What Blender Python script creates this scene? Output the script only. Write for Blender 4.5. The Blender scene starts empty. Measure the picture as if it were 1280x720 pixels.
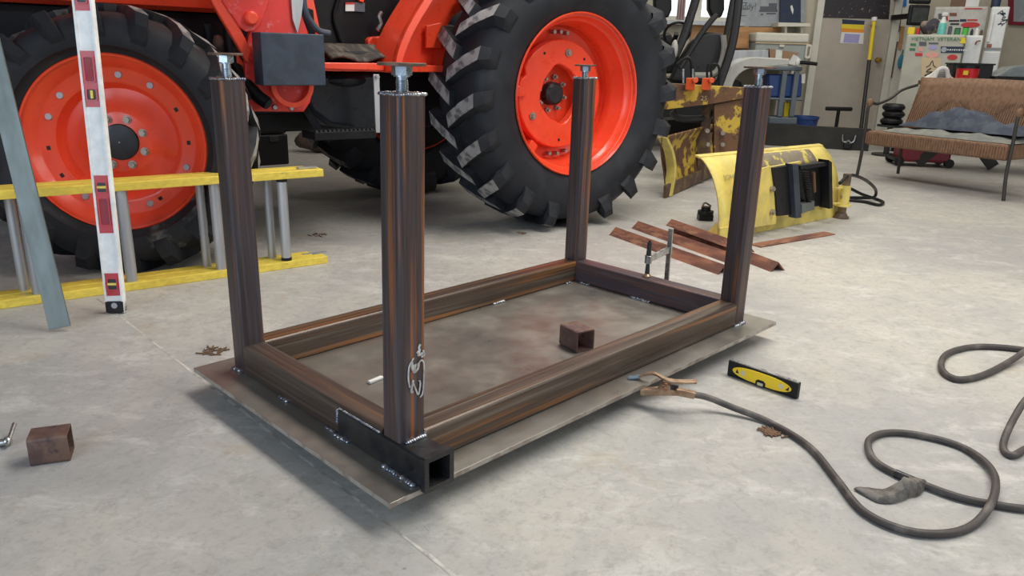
import bpy, bmesh, math, random
from mathutils import Vector, Matrix, Euler
random.seed(7)
C = bpy.context.scene
COL = C.collection
PI = math.pi

# ---------------------------------------------------------------- camera
FPX, PITCH, ROLL, EYE = 947.38, 0.2978, 0.0271, 0.9654      # focal length in px of a 1280 frame, radians, metres
cam_d = bpy.data.cameras.new('camera'); cam = bpy.data.objects.new('camera', cam_d); COL.objects.link(cam)
cam_d.sensor_width = 36.0; cam_d.lens = 36.0*FPX/1280; cam_d.clip_start = 0.02; cam_d.clip_end = 100
cam.matrix_world = Matrix.Translation((0, 0, EYE)) @ Matrix.Rotation(PI/2-PITCH, 4, 'X') @ Matrix.Rotation(ROLL, 4, 'Z')
C.camera = cam

# ---------------------------------------------------------------- world, lights, exposure
C.view_settings.view_transform = 'Standard'
C.view_settings.look = 'None'
C.view_settings.gamma = 1.0
C.view_settings.exposure = 0.0
C.view_settings.use_curve_mapping = False
W = bpy.data.worlds.new('shop_air'); C.world = W; W.use_nodes = True
W.node_tree.nodes['Background'].inputs[0].default_value = (0.70, 0.83, 1.0, 1)
W.node_tree.nodes['Background'].inputs[1].default_value = 0.5

def area(name, loc, target, sx, sy, power, col):
    l = bpy.data.lights.new(name, 'AREA'); l.shape = 'RECTANGLE'; l.size = sx; l.size_y = sy; l.energy = power; l.color = col
    o = bpy.data.objects.new(name, l); COL.objects.link(o); o.location = loc
    o.rotation_euler = (Vector(target)-Vector(loc)).to_track_quat('-Z', 'Y').to_euler()
    return o
area('ceiling_lamp_row_near', (1.6, 2.9, 4.0), (1.2, 2.5, 0), 5.0, 1.2, 222, (1.0, 0.96, 0.89))
area('ceiling_lamp_row_far', (3.2, 7.6, 4.0), (3.2, 7.4, 0), 5.5, 2.0, 125, (1.0, 0.95, 0.85))
area('daylight_from_open_bay_door', (-2.6, -2.6, 2.3), (-0.4, 3.0, 0.4), 3.6, 3.0, 125, (0.70, 0.84, 1.0))
area('daylight_from_side_door', (5.6, 1.2, 2.4), (1.0, 3.4, 0.4), 2.5, 2.4, 60, (1.0, 0.97, 0.92))

# ---------------------------------------------------------------- placing helpers (solve real positions from the surveyed camera)
def ray(x, y):
    X, Y = x-640, y-360; cr, sr = math.cos(ROLL), math.sin(ROLL)
    a = (X*cr+Y*sr)/FPX; b = -(-X*sr+Y*cr)/FPX
    c, s = math.cos(PITCH), math.sin(PITCH)
    return Vector((a, c+b*s, -s+b*c))
def gd(x, y, z=0.0):
    d = ray(x, y); t = (z-EYE)/d.z
    return Vector((d.x*t, d.y*t, z))
def at(x, y, Y):
    d = ray(x, y); t = Y/d.y
    return Vector((d.x*t, Y, EYE+d.z*t))
class Frame:
    def __init__(s, ox, oy, ang): s.o = Vector((ox, oy, 0)); s.a = ang; s.R = Matrix.Rotation(ang, 3, 'Z'); s.Ri = s.R.transposed()
    def pt(s, px, py, n):                      # point of the local plane y = n seen at that place
        d = s.Ri @ ray(px, py); e = s.Ri @ (Vector((0, 0, EYE))-s.o)
        t = (n-e.y)/d.y
        return e+d*t
    def pts(s, n, *ps): return [s.pt(x, y, n) for x, y in ps]
    def loc(s, w): return s.Ri @ (Vector(w)-s.o)

# ---------------------------------------------------------------- mesh helpers
class MB:
    def __init__(s): s.bm = bmesh.new(); s.mi = 0
    def face(s, vs):
        try:
            f = s.bm.faces.new(vs); f.material_index = s.mi; return f
        except ValueError: return None
    def box(s, c, size, rot=None):
        c = Vector(c); hx, hy, hz = [v/2 for v in size]
        P = [Vector((x*hx, y*hy, z*hz)) for z in (-1, 1) for y in (-1, 1) for x in (-1, 1)]
        if rot is not None:
            R = rot if isinstance(rot, Matrix) else Euler(rot).to_matrix()
            P = [R @ p for p in P]
        v = [s.bm.verts.new(p+c) for p in P]
        for f in ((0, 2, 3, 1), (4, 5, 7, 6), (0, 1, 5, 4), (2, 6, 7, 3), (0, 4, 6, 2), (1, 3, 7, 5)): s.face([v[i] for i in f])
        return s
    def bar(s, p0, p1, w, h, up=(0, 0, 1)):      # box from p0 to p1
        p0, p1 = Vector(p0), Vector(p1); d = p1-p0; L = d.length; d.normalize()
        u = Vector(up); r = d.cross(u)
        if r.length < 1e-3: r = d.cross(Vector((1, 0, 0)))
        r.normalize(); u = r.cross(d)
        R = Matrix((r, d, u)).transposed()
        return s.box((p0+p1)/2, (w, L, h), R)
    def prism(s, pts, vec):
        vec = Vector(vec); pts = [Vector(p) for p in pts]
        a = [s.bm.verts.new(p) for p in pts]; b = [s.bm.verts.new(p+vec) for p in pts]
        s.face(list(reversed(a))); s.face(b); n = len(a)
        for i in range(n): s.face([a[i], a[(i+1) % n], b[(i+1) % n], b[i]])
        return s
    def ring(s, outer, inner, vec):
        vec = Vector(vec); n = len(outer)
        A = [[s.bm.verts.new(Vector(p)+k*vec) for p in L] for L in (outer, inner) for k in (0, 1)]
        o0, o1, i0, i1 = A
        for i in range(n):
            j = (i+1) % n
            s.face([o0[i], o0[j], o1[j], o1[i]]); s.face([i0[j], i0[i], i1[i], i1[j]])
            s.face([o0[j], o0[i], i0[i], i0[j]]); s.face([o1[i], o1[j], i1[j], i1[i]])
        return s
    def sweep(s, rings, closed=False, cap=True):
        R = [[s.bm.verts.new(p) for p in r] for r in rings]; n = len(R[0]); m = len(R)
        for k in range(m if closed else m-1):
            a, b = R[k], R[(k+1) % m]
            for i in range(n): s.face([a[i], a[(i+1) % n], b[(i+1) % n], b[i]])
        if cap and not closed: s.face(list(reversed(R[0]))); s.face(R[-1])
        return s
    def cyl(s, p0, p1, r0, r1=None, n=16, ph=0.0):
        p0, p1 = Vector(p0), Vector(p1); r1 = r0 if r1 is None else r1
        q = (p1-p0).to_track_quat('Z', 'Y')
        c = [Vector((math.cos(2*PI*i/n+ph), math.sin(2*PI*i/n+ph), 0)) for i in range(n)]
        return s.sweep([[p0+q @ (v*r0) for v in c], [p1+q @ (v*r1) for v in c]])
    def tube(s, pts, r, n=8, sub=5):
        P = smooth(pts, sub) if sub > 1 else [Vector(p) for p in pts]
        rad = r if callable(r) else (lambda t: r)
        up = None; rings = []
        for i, p in enumerate(P):
            d = (P[min(i+1, len(P)-1)]-P[max(i-1, 0)]).normalized()
            if up is None:
                up = d.orthogonal().normalized()
            up = (up-d*up.dot(d)).normalized(); sd = d.cross(up); rr = rad(i/(len(P)-1))
            rings.append([p+(up*math.cos(2*PI*k/n)+sd*math.sin(2*PI*k/n))*rr for k in range(n)])
        return s.sweep(rings)
    def lathe(s, prof, n=48, c=(0, 0, 0), axis='y'):   # prof: list of (radius, along axis)
        c = Vector(c); rings = []
        for k in range(n):
            t = 2*PI*k/n; ct, st = math.cos(t), math.sin(t)
            rings.append([c+(Vector((r*ct, y, r*st)) if axis == 'y' else Vector((r*ct, r*st, y))) for r, y in prof])
        R = [[s.bm.verts.new(p) for p in r] for r in rings]
        for k in range(n):
            a, b = R[k], R[(k+1) % n]
            for i in range(len(prof)-1): s.face([a[i], a[i+1], b[i+1], b[i]])
        return s
    def ball(s, c, r, sc=(1, 1, 1), n=10, m=6, rot=None):
        c = Vector(c); rings = []
        for j in range(m+1):
            ph = PI*j/m; rr = max(math.sin(ph), 0.02)
            L = []
            for k in range(n):
                v = Vector((rr*math.cos(2*PI*k/n)*sc[0], rr*math.sin(2*PI*k/n)*sc[1], math.cos(ph)*sc[2]))*r
                if rot is not None: v = rot @ v
                L.append(c+v)
            rings.append(L)
        return s.sweep(rings)
    def grid(s, f, nu, nv, th=0.0):              # f(u,v)->point
        V = [[s.bm.verts.new(f(i/nu, j/nv)) for j in range(nv+1)] for i in range(nu+1)]
        for i in range(nu):
            for j in range(nv): s.face([V[i][j], V[i+1][j], V[i+1][j+1], V[i][j+1]])
        return s
    def obj(s, name, mats, parent=None, sm=35, bevel=0.0, bseg=2, solid=0.0, wn=False):
        bm = s.bm; bmesh.ops.remove_doubles(bm, verts=bm.verts, dist=1e-6)
        bmesh.ops.recalc_face_normals(bm, faces=bm.faces)
        me = bpy.data.meshes.new(name); bm.to_mesh(me); bm.free()
        for m in (mats if isinstance(mats, (list, tuple)) else [mats]): me.materials.append(m)
        if sm:
            for p in me.polygons: p.use_smooth = True
            me.set_sharp_from_angle(angle=math.radians(sm))
        o = bpy.data.objects.new(name, me); COL.objects.link(o)
        if parent: o.parent = parent
        if solid:
            m = o.modifiers.new('thickness', 'SOLIDIFY'); m.thickness = solid; m.offset = 0
        if wn: o.modifiers.new('weighted_normals', 'WEIGHTED_NORMAL').keep_sharp = True
        if bevel:
            m = o.modifiers.new('bevel', 'BEVEL'); m.width = bevel; m.segments = bseg; m.limit_method = 'ANGLE'; m.angle_limit = math.radians(35)
            m.harden_normals = False
        return o
def smooth(pts, sub):
    P = [Vector(p) for p in pts]; out = []
    for i in range(len(P)-1):
        a = P[i-1] if i > 0 else P[i]*2-P[i+1]; b, c = P[i], P[i+1]; d = P[i+2] if i+2 < len(P) else P[i+1]*2-P[i]
        for k in range(sub):
            t = k/sub
            out.append(0.5*((2*b)+(c-a)*t+(2*a-5*b+4*c-d)*t*t+(3*b-a-3*c+d)*t**3))
    out.append(P[-1]); return out
def rrect(w, h, r, n=3, cx=0, cy=0):
    out = []
    for sx, sy, a0 in ((1, 1, 0), (-1, 1, 90), (-1, -1, 180), (1, -1, 270)):
        for k in range(n+1):
            a = math.radians(a0+90*k/n); out.append((cx+sx*(w/2-r)+r*math.cos(a), cy+sy*(h/2-r)+r*math.sin(a)))
    return out
def tag(o, label, cat, group=None, kind=None):
    if label: o['label'] = label
    if cat: o['category'] = cat
    if group: o['group'] = group
    if kind: o['kind'] = kind
    return o
def thing(name, label, cat, fr=None, loc=None, group=None):
    o = bpy.data.objects.new(name, None); COL.objects.link(o); o.empty_display_size = 0.05
    if fr is not None: o.location = fr.o; o.rotation_euler = (0, 0, fr.a)
    if loc is not None: o.location = loc
    return tag(o, label, cat, group)
def lab(o, t): o['label'] = t; return o
def text(body, size, m, parent, loc, rot, name='lettering', ext=0.0008, sx=1.0):
    cu = bpy.data.curves.new(name, 'FONT'); cu.body = body; cu.size = size; cu.extrude = ext; cu.align_x = 'CENTER'; cu.align_y = 'CENTER'
    cu.resolution_u = 2
    t = bpy.data.objects.new('tmp', cu); COL.objects.link(t)
    dg = bpy.context.evaluated_depsgraph_get(); me = bpy.data.meshes.new_from_object(t.evaluated_get(dg))
    bpy.data.objects.remove(t)
    me.materials.clear(); me.materials.append(m)
    o = bpy.data.objects.new(name, me); COL.objects.link(o); o.parent = parent; o.location = loc; o.rotation_euler = rot; o.scale = (sx, 1, 1)
    return o

# ---------------------------------------------------------------- materials
MATS = {}
def mat(name, c1, rough=0.5, metal=0.0, c2=None, c3=None, scale=6.0, stretch=(1, 1, 1), lo=0.45, hi=0.6, lo3=0.55, hi3=0.66,
        scale3=None, bump=0.0, bscale=60, emit=0.0, trans=0.0, vary=0.12, coat=0.0, rvar=0.12, stretch3=None, spec=0.5):
    m = bpy.data.materials.new(name); m.use_nodes = True; MATS[name] = m
    nt = m.node_tree; N, L = nt.nodes, nt.links; b = N['Principled BSDF']
    tc = N.new('ShaderNodeTexCoord'); mp = N.new('ShaderNodeMapping'); L.new(tc.outputs['Object'], mp.inputs[0]); mp.inputs['Scale'].default_value = stretch
    def noise(sc, det=6, src=None, rg=0.6):
        n = N.new('ShaderNodeTexNoise'); n.inputs['Scale'].default_value = sc; n.inputs['Detail'].default_value = det; n.inputs['Roughness'].default_value = rg
        L.new((src or mp).outputs[0], n.inputs['Vector']); return n
    def ramp(n, a, z):
        r = N.new('ShaderNodeMapRange'); r.interpolation_type = 'SMOOTHSTEP'; r.inputs[1].default_value = a; r.inputs[2].default_value = z; L.new(n.outputs[0], r.inputs[0]); return r
    def mix(fac, a, c):
        x = N.new('ShaderNodeMix'); x.data_type = 'RGBA'; L.new(fac.outputs[0], x.inputs[0])
        if isinstance(a, tuple): x.inputs[6].default_value = (*a, 1)
        else: L.new(a, x.inputs[6])
        x.inputs[7].default_value = (*c, 1); return x.outputs[2]
    n0 = noise(scale*2.3)
    col = mix(ramp(n0, 0.3, 0.7), tuple(max(0, v*(1-vary)) for v in c1), tuple(min(1, v*(1+vary)) for v in c1))
    if c2: col = mix(ramp(noise(scale), lo, hi), col, c2)
    if c3:
        src = mp
        if stretch3: src = N.new('ShaderNodeMapping'); L.new(tc.outputs['Object'], src.inputs[0]); src.inputs['Scale'].default_value = stretch3
        col = mix(ramp(noise(scale3 or scale*1.7, src=src), lo3, hi3), col, c3)
    L.new(col, b.inputs['Base Color'])
    rr = N.new('ShaderNodeMapRange'); L.new(n0.outputs[0], rr.inputs[0]); rr.inputs[1].default_value = 0.3; rr.inputs[2].default_value = 0.7
    rr.inputs[3].default_value = max(0.02, rough-rvar); rr.inputs[4].default_value = min(1, rough+rvar); L.new(rr.outputs[0], b.inputs['Roughness'])
    b.inputs['Metallic'].default_value = metal; b.inputs['Specular IOR Level'].default_value = spec
    if coat: b.inputs['Coat Weight'].default_value = coat; b.inputs['Coat Roughness'].default_value = 0.15
    if trans: b.inputs['Transmission Weight'].default_value = trans
    if emit: b.inputs['Emission Color'].default_value = (*c1, 1); b.inputs['Emission Strength'].default_value = emit
    if bump:
        bn = noise(bscale, 4); bp = N.new('ShaderNodeBump'); bp.inputs['Strength'].default_value = bump; bp.inputs['Distance'].default_value = 0.003
        L.new(bn.outputs[0], bp.inputs['Height']); L.new(bp.outputs[0], b.inputs['Normal'])
    return m
MILL, RUST, TAN = (0.085, 0.060, 0.055), (0.26, 0.10, 0.035), (0.17, 0.115, 0.075)
st_z = mat('mill_steel_upright', (0.080, 0.060, 0.062), 0.38, 0.45, vary=0.22, c2=(0.34, 0.125, 0.045), c3=(0.10, 0.10, 0.125), scale=48, stretch=(1, 1, 0.022), lo=0.52, hi=0.66, lo3=0.5, hi3=0.68, bump=0.25)
st_x = mat('mill_steel_long_rail', (0.098, 0.072, 0.057), 0.36, 0.45, vary=0.18, c2=(0.34, 0.145, 0.05), c3=(0.18, 0.15, 0.12), scale=40, stretch=(0.018, 1, 1), lo=0.48, hi=0.64, lo3=0.5, hi3=0.66, bump=0.2)
st_y = mat('mill_steel_short_rail', (0.105, 0.076, 0.062), 0.38, 0.45, c2=(0.24, 0.125, 0.06), c3=(0.15, 0.125, 0.105), scale=36, stretch=(1, 0.02, 1), lo=0.52, hi=0.70, lo3=0.5, hi3=0.66, bump=0.2)
st_yp = mat('mill_steel_purple_rail', (0.085, 0.068, 0.082), 0.42, 0.4, c2=(0.15, 0.085, 0.075), c3=(0.13, 0.11, 0.12), scale=26, stretch=(1, 0.05, 1), bump=0.2)
plate_m = mat('table_plate_steel', (0.27, 0.25, 0.22), 0.38, 0.55, c2=(0.215, 0.20, 0.18), c3=(0.27, 0.225, 0.19), scale=3.2, stretch=(1, 1, 1), lo=0.4, hi=0.65, lo3=0.55, hi3=0.75, scale3=2.2, bump=0.15, bscale=40)
plate_e = mat('table_plate_cut_edge', (0.44, 0.41, 0.37), 0.45, 0.5, c2=(0.27, 0.22, 0.19), scale=14, bump=0.3)
black_tube = mat('black_painted_steel', (0.018, 0.019, 0.022), 0.38, 0.2, c2=(0.04, 0.038, 0.038), scale=9, bump=0.1)
weld_m = mat('weld_bead_metal', (0.42, 0.45, 0.50), 0.33, 0.9, c2=(0.16, 0.18, 0.26), c3=(0.55, 0.5, 0.42), scale=60, bump=0.15, bscale=150)
zinc = mat('zinc_bolt', (0.52, 0.60, 0.66), 0.28, 0.9, c2=(0.40, 0.46, 0.50), scale=30)
disc_m = mat('rusty_foot_plate', (0.20, 0.125, 0.085), 0.6, 0.4, c2=(0.12, 0.08, 0.06), scale=20, bump=0.3)
chalk = mat('chalk_marking', (0.62, 0.60, 0.56), 0.9, c2=(0.4, 0.38, 0.36), scale=70)
rust_angle = mat('red_rusty_angle', (0.31, 0.135, 0.08), 0.7, 0.2, c2=(0.15, 0.068, 0.05), c3=(0.33, 0.17, 0.10), scale=14, stretch=(0.25, 1, 1), bump=0.4)
offcut_m = mat('tube_offcut_steel', (0.15, 0.095, 0.085), 0.5, 0.4, c2=(0.21, 0.13, 0.095), c3=(0.10, 0.065, 0.075), scale=16, bump=0.3)
chrome = mat('bright_steel', (0.50, 0.50, 0.50), 0.3, 0.9, c2=(0.36, 0.36, 0.35), scale=20)
darkmetal = mat('dark_metal', (0.05, 0.05, 0.052), 0.45, 0.5, scale=20)
copper = mat('copper_clamp', (0.42, 0.29, 0.19), 0.42, 0.65, c2=(0.32, 0.20, 0.13), scale=30, bump=0.3)
bluesteel = mat('blued_clamp_tip', (0.22, 0.30, 0.38), 0.4, 0.6, scale=30)
cable_m = mat('cable_rubber', (0.062, 0.052, 0.048), 0.55, c2=(0.15, 0.13, 0.115), scale=12, lo=0.5, hi=0.7, bump=0.2)
tape_m = mat('black_tape', (0.018, 0.018, 0.02), 0.35, scale=30, bump=0.4)
leather = mat('grey_leather_scrap', (0.19, 0.175, 0.155), 0.85, c2=(0.11, 0.10, 0.09), scale=30, bump=0.6)
yel_lad = mat('yellow_fibreglass', (0.82, 0.62, 0.09), 0.5, c2=(0.30, 0.20, 0.06), scale=22, stretch=(0.6, 1, 1), lo=0.66, hi=0.72, c3=(0.78, 0.60, 0.12), lo3=0.55, hi3=0.8)
alu = mat('brushed_aluminium', (0.50, 0.51, 0.53), 0.42, 0.55, c2=(0.40, 0.41, 0.43), scale=8, stretch=(1, 1, 0.1))
alu_white = mat('pale_level_face', (0.88, 0.89, 0.88), 0.4, 0.0, scale=8)
lvl_red = mat('red_level_plastic', (0.58, 0.045, 0.06), 0.4, scale=8, coat=0.2)
lvl_dred = mat('dark_red_level_recess', (0.33, 0.02, 0.035), 0.5, scale=8)
vial = mat('yellow_vial_liquid', (0.72, 0.55, 0.08), 0.1, scale=8, coat=0.8)
vial_pale = mat('clear_vial', (0.62, 0.58, 0.36), 0.1, scale=8, coat=0.8)
blackp = mat('black_plastic', (0.009, 0.009, 0.010), 0.45, spec=0.35, scale=10)
grey_bar = mat('grey_flat_steel', (0.155, 0.18, 0.17), 0.42, 0.4, c2=(0.13, 0.15, 0.14), c3=(0.16, 0.09, 0.06), scale=9, stretch=(1, 1, 0.3), lo3=0.68, hi3=0.75, scale3=16, bump=0.1)
red = mat('orange_red_tractor_paint', (0.93, 0.075, 0.025), 0.34, c2=(0.86, 0.065, 0.025), scale=4, lo=0.4, hi=0.7, coat=0.3, vary=0.05)
red_dusty = mat('dusty_red_loader_paint', (0.74, 0.045, 0.035), 0.42, c2=(0.80, 0.24, 0.24), scale=24, lo=0.55, hi=0.75, vary=0.05)
tyre_m = mat('tyre_rubber', (0.017, 0.019, 0.024), 0.62, spec=0.3, c2=(0.024, 0.027, 0.033), scale=5, c3=(0.045, 0.045, 0.048), scale3=2.6, lo3=0.62, hi3=0.8, bump=0.15, bscale=25)
lug_dust = mat('dusty_lug_face', (0.34, 0.335, 0.33), 0.85, c2=(0.12, 0.12, 0.125), scale=16, bump=0.4)
tyre_dusty = mat('dusty_front_tyre_rubber', (0.017, 0.018, 0.022), 0.65, spec=0.3, c2=(0.025, 0.026, 0.03), c3=(0.17, 0.165, 0.16), scale=4, scale3=3.0, lo3=0.60, hi3=0.70, bump=0.15, bscale=25)
nutm = mat('wheel_nut_steel', (0.40, 0.36, 0.32), 0.42, 0.7, scale=30)
boltg = mat('grey_bolt_head', (0.42, 0.38, 0.40), 0.5, 0.4, scale=30)
capm = mat('black_hub_cap', (0.014, 0.016, 0.02), 0.4, scale=10)
body_black = mat('tractor_black_plastic', (0.006, 0.0065, 0.008), 0.5, spec=0.25, c2=(0.011, 0.012, 0.014), scale=4)
tank_m = mat('fuel_tank_black', (0.007, 0.009, 0.013), 0.32, spec=0.35, c2=(0.012, 0.015, 0.021), scale=3)
weight_m = mat('dark_blue_grey_steel_box', (0.045, 0.060, 0.085), 0.5, 0.2, c2=(0.034, 0.045, 0.064), c3=(0.16, 0.18, 0.2), scale=10, lo3=0.68, hi3=0.8, bump=0.15)
mat_rub = mat('dusty_floor_mat', (0.035, 0.03, 0.026), 0.8, c2=(0.10, 0.085, 0.065), scale=9, stretch=(3, 1, 1), bump=0.4)
plow_y = mat('yellow_plow_paint', (0.72, 0.58, 0.15), 0.48, c2=(0.52, 0.44, 0.17), c3=(0.25, 0.20, 0.12), scale=5, lo=0.5, hi=0.75, lo3=0.66, hi3=0.72, scale3=7, bump=0.1)
plow_worn = mat('worn_bare_plow_strip', (0.26, 0.215, 0.15), 0.55, 0.2, c2=(0.66, 0.54, 0.12), scale=13, lo=0.55, hi=0.62, bump=0.1)
rusty_plow = mat('rusted_yellow_paint', (0.15, 0.072, 0.032), 0.65, c2=(0.58, 0.40, 0.05), scale=7, lo=0.52, hi=0.58, c3=(0.09, 0.045, 0.03), lo3=0.56, hi3=0.68, bump=0.4)
rusty_dark = mat('rusted_dark_edge', (0.10, 0.062, 0.045), 0.7, c2=(0.18, 0.12, 0.06), scale=10, bump=0.4)
gunmetal = mat('dark_beam_steel', (0.026, 0.025, 0.023), 0.6, 0.2, c2=(0.036, 0.034, 0.03), scale=4, bump=0.15)
wick = mat('brown_wicker', (0.24, 0.135, 0.078), 0.7, c2=(0.18, 0.098, 0.055), scale=50, stretch=(1, 1, 0.4), bump=0.6, bscale=120)
couch_steel = mat('couch_frame_steel', (0.055, 0.05, 0.045), 0.5, 0.4, scale=20)
cloth_blue = mat('blue_grey_cloth', (0.060, 0.070, 0.10), 0.95, c2=(0.095, 0.11, 0.14), scale=9, bump=0.4)
cloth_grey = mat('grey_green_cloth', (0.25, 0.25, 0.22), 0.95, c2=(0.19, 0.20, 0.19), scale=9, bump=0.4)
white_rag = mat('white_rag', (0.72, 0.70, 0.66), 0.95, scale=9, bump=0.3)
door_m = mat('beige_grey_door', (0.46, 0.41, 0.35), 0.6, c2=(0.42, 0.375, 0.325), scale=3, vary=0.03)
trim_m = mat('off_white_trim', (0.66, 0.64, 0.56), 0.6, scale=4, vary=0.04)
wall_m = mat('cream_wall', (0.52, 0.47, 0.37), 0.85, c2=(0.46, 0.42, 0.33), scale=1.5, vary=0.04, bump=0.1)
wall_d = mat('side_wall_panel', (0.30, 0.29, 0.27), 0.85, scale=2)
ceil_m = mat('ceiling_board', (0.42, 0.41, 0.39), 0.9, scale=2)
brass = mat('brass', (0.65, 0.45, 0.15), 0.25, 0.9, scale=20)
fridge_w = mat('white_enamel', (0.74, 0.74, 0.73), 0.35, c2=(0.66, 0.65, 0.62), scale=4, vary=0.03, coat=0.2)
fridge_b = mat('beige_enamel', (0.47, 0.46, 0.385), 0.5, c2=(0.42, 0.41, 0.35), scale=4, vary=0.03)
fridge_o = mat('old_stained_enamel', (0.52, 0.51, 0.47), 0.5, c2=(0.36, 0.26, 0.2), scale=7, lo=0.66, hi=0.75)
def flat(name, c, rough=0.6, **k): return mat(name, c, rough, vary=0.04, **k)
navy = flat('navy_print', (0.02, 0.035, 0.07)); green_p = flat('green_print', (0.05, 0.20, 0.08)); red_p = flat('red_print', (0.55, 0.04, 0.04))
pink_p = flat('pink_print', (0.75, 0.36, 0.30)); blue_p = flat('blue_print', (0.03, 0.16, 0.50)); yellow_p = flat('yellow_print', (0.80, 0.60, 0.03))
orange_p = flat('orange_print', (0.80, 0.30, 0.03)); white_p = flat('white_print', (0.75, 0.75, 0.73)); tan_p = flat('tan_paper', (0.62, 0.48, 0.30))
black_p = flat('black_print', (0.015, 0.015, 0.02)); violet_p = flat('violet_print', (0.38, 0.35, 0.62)); teal_p = flat('teal_liquid', (0.15, 0.55, 0.50), 0.3)
poster_dark = mat('dark_photo_print', (0.03, 0.025, 0.03), 0.4, c2=(0.30, 0.22, 0.16), scale=22, lo=0.6, hi=0.68)
poster_grey = mat('grey_sign_sheet', (0.34, 0.37, 0.40), 0.5, c2=(0.30, 0.32, 0.34), scale=6)
print_grey = flat('dark_grey_print', (0.10, 0.11, 0.13))
wood_o = mat('orange_pine_board', (0.50, 0.27, 0.11), 0.6, c2=(0.40, 0.20, 0.08), scale=12, stretch=(0.2, 1, 1), bump=0.1)
wood_b = mat('dark_stained_plank', (0.17, 0.095, 0.055), 0.6, c2=(0.12, 0.065, 0.04), scale=12, stretch=(1, 1, 0.2))
cardboard = mat('cardboard', (0.36, 0.215, 0.12), 0.8, scale=8)
cooler_g = flat('cooler_grey_body', (0.34, 0.375, 0.36)); cooler_w = flat('cooler_cream_lid', (0.68, 0.66, 0.57))
cart_m = flat('blue_grey_cart_plastic', (0.13, 0.16, 0.19)); blue_bin = flat('deep_blue_plastic', (0.02, 0.06, 0.22), 0.4)
bucket_m = flat('blue_bucket_plastic', (0.03, 0.07, 0.24), 0.4); maroon = flat('maroon_plastic', (0.20, 0.015, 0.03), 0.45)
seat_m = mat('black_vinyl_seat', (0.018, 0.018, 0.020), 0.38, scale=8)
seat_pipe = flat('pale_seat_edge', (0.36, 0.35, 0.32)); fender_w = flat('grey_white_mudguard', (0.48, 0.48, 0.44), 0.35)
green_m = flat('green_plastic', (0.02, 0.16, 0.09)); orange_m = flat('orange_red_clip', (0.75, 0.11, 0.03), 0.45)
pane_glow = mat('daylit_window_pane', (0.86, 0.93, 1.0), 0.3, emit=0.95, vary=0.02)
curtain = flat('pale_pink_curtain', (0.70, 0.50, 0.48)); bag_m = mat('brown_sack', (0.13, 0.095, 0.065), 0.9, c2=(0.08, 0.06, 0.045), scale=7)
glassy = mat('grey_smoked_lid', (0.20, 0.235, 0.235), 0.25, scale=5); twig_m = flat('dry_splinter', (0.16, 0.09, 0.05), 0.9)

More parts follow.
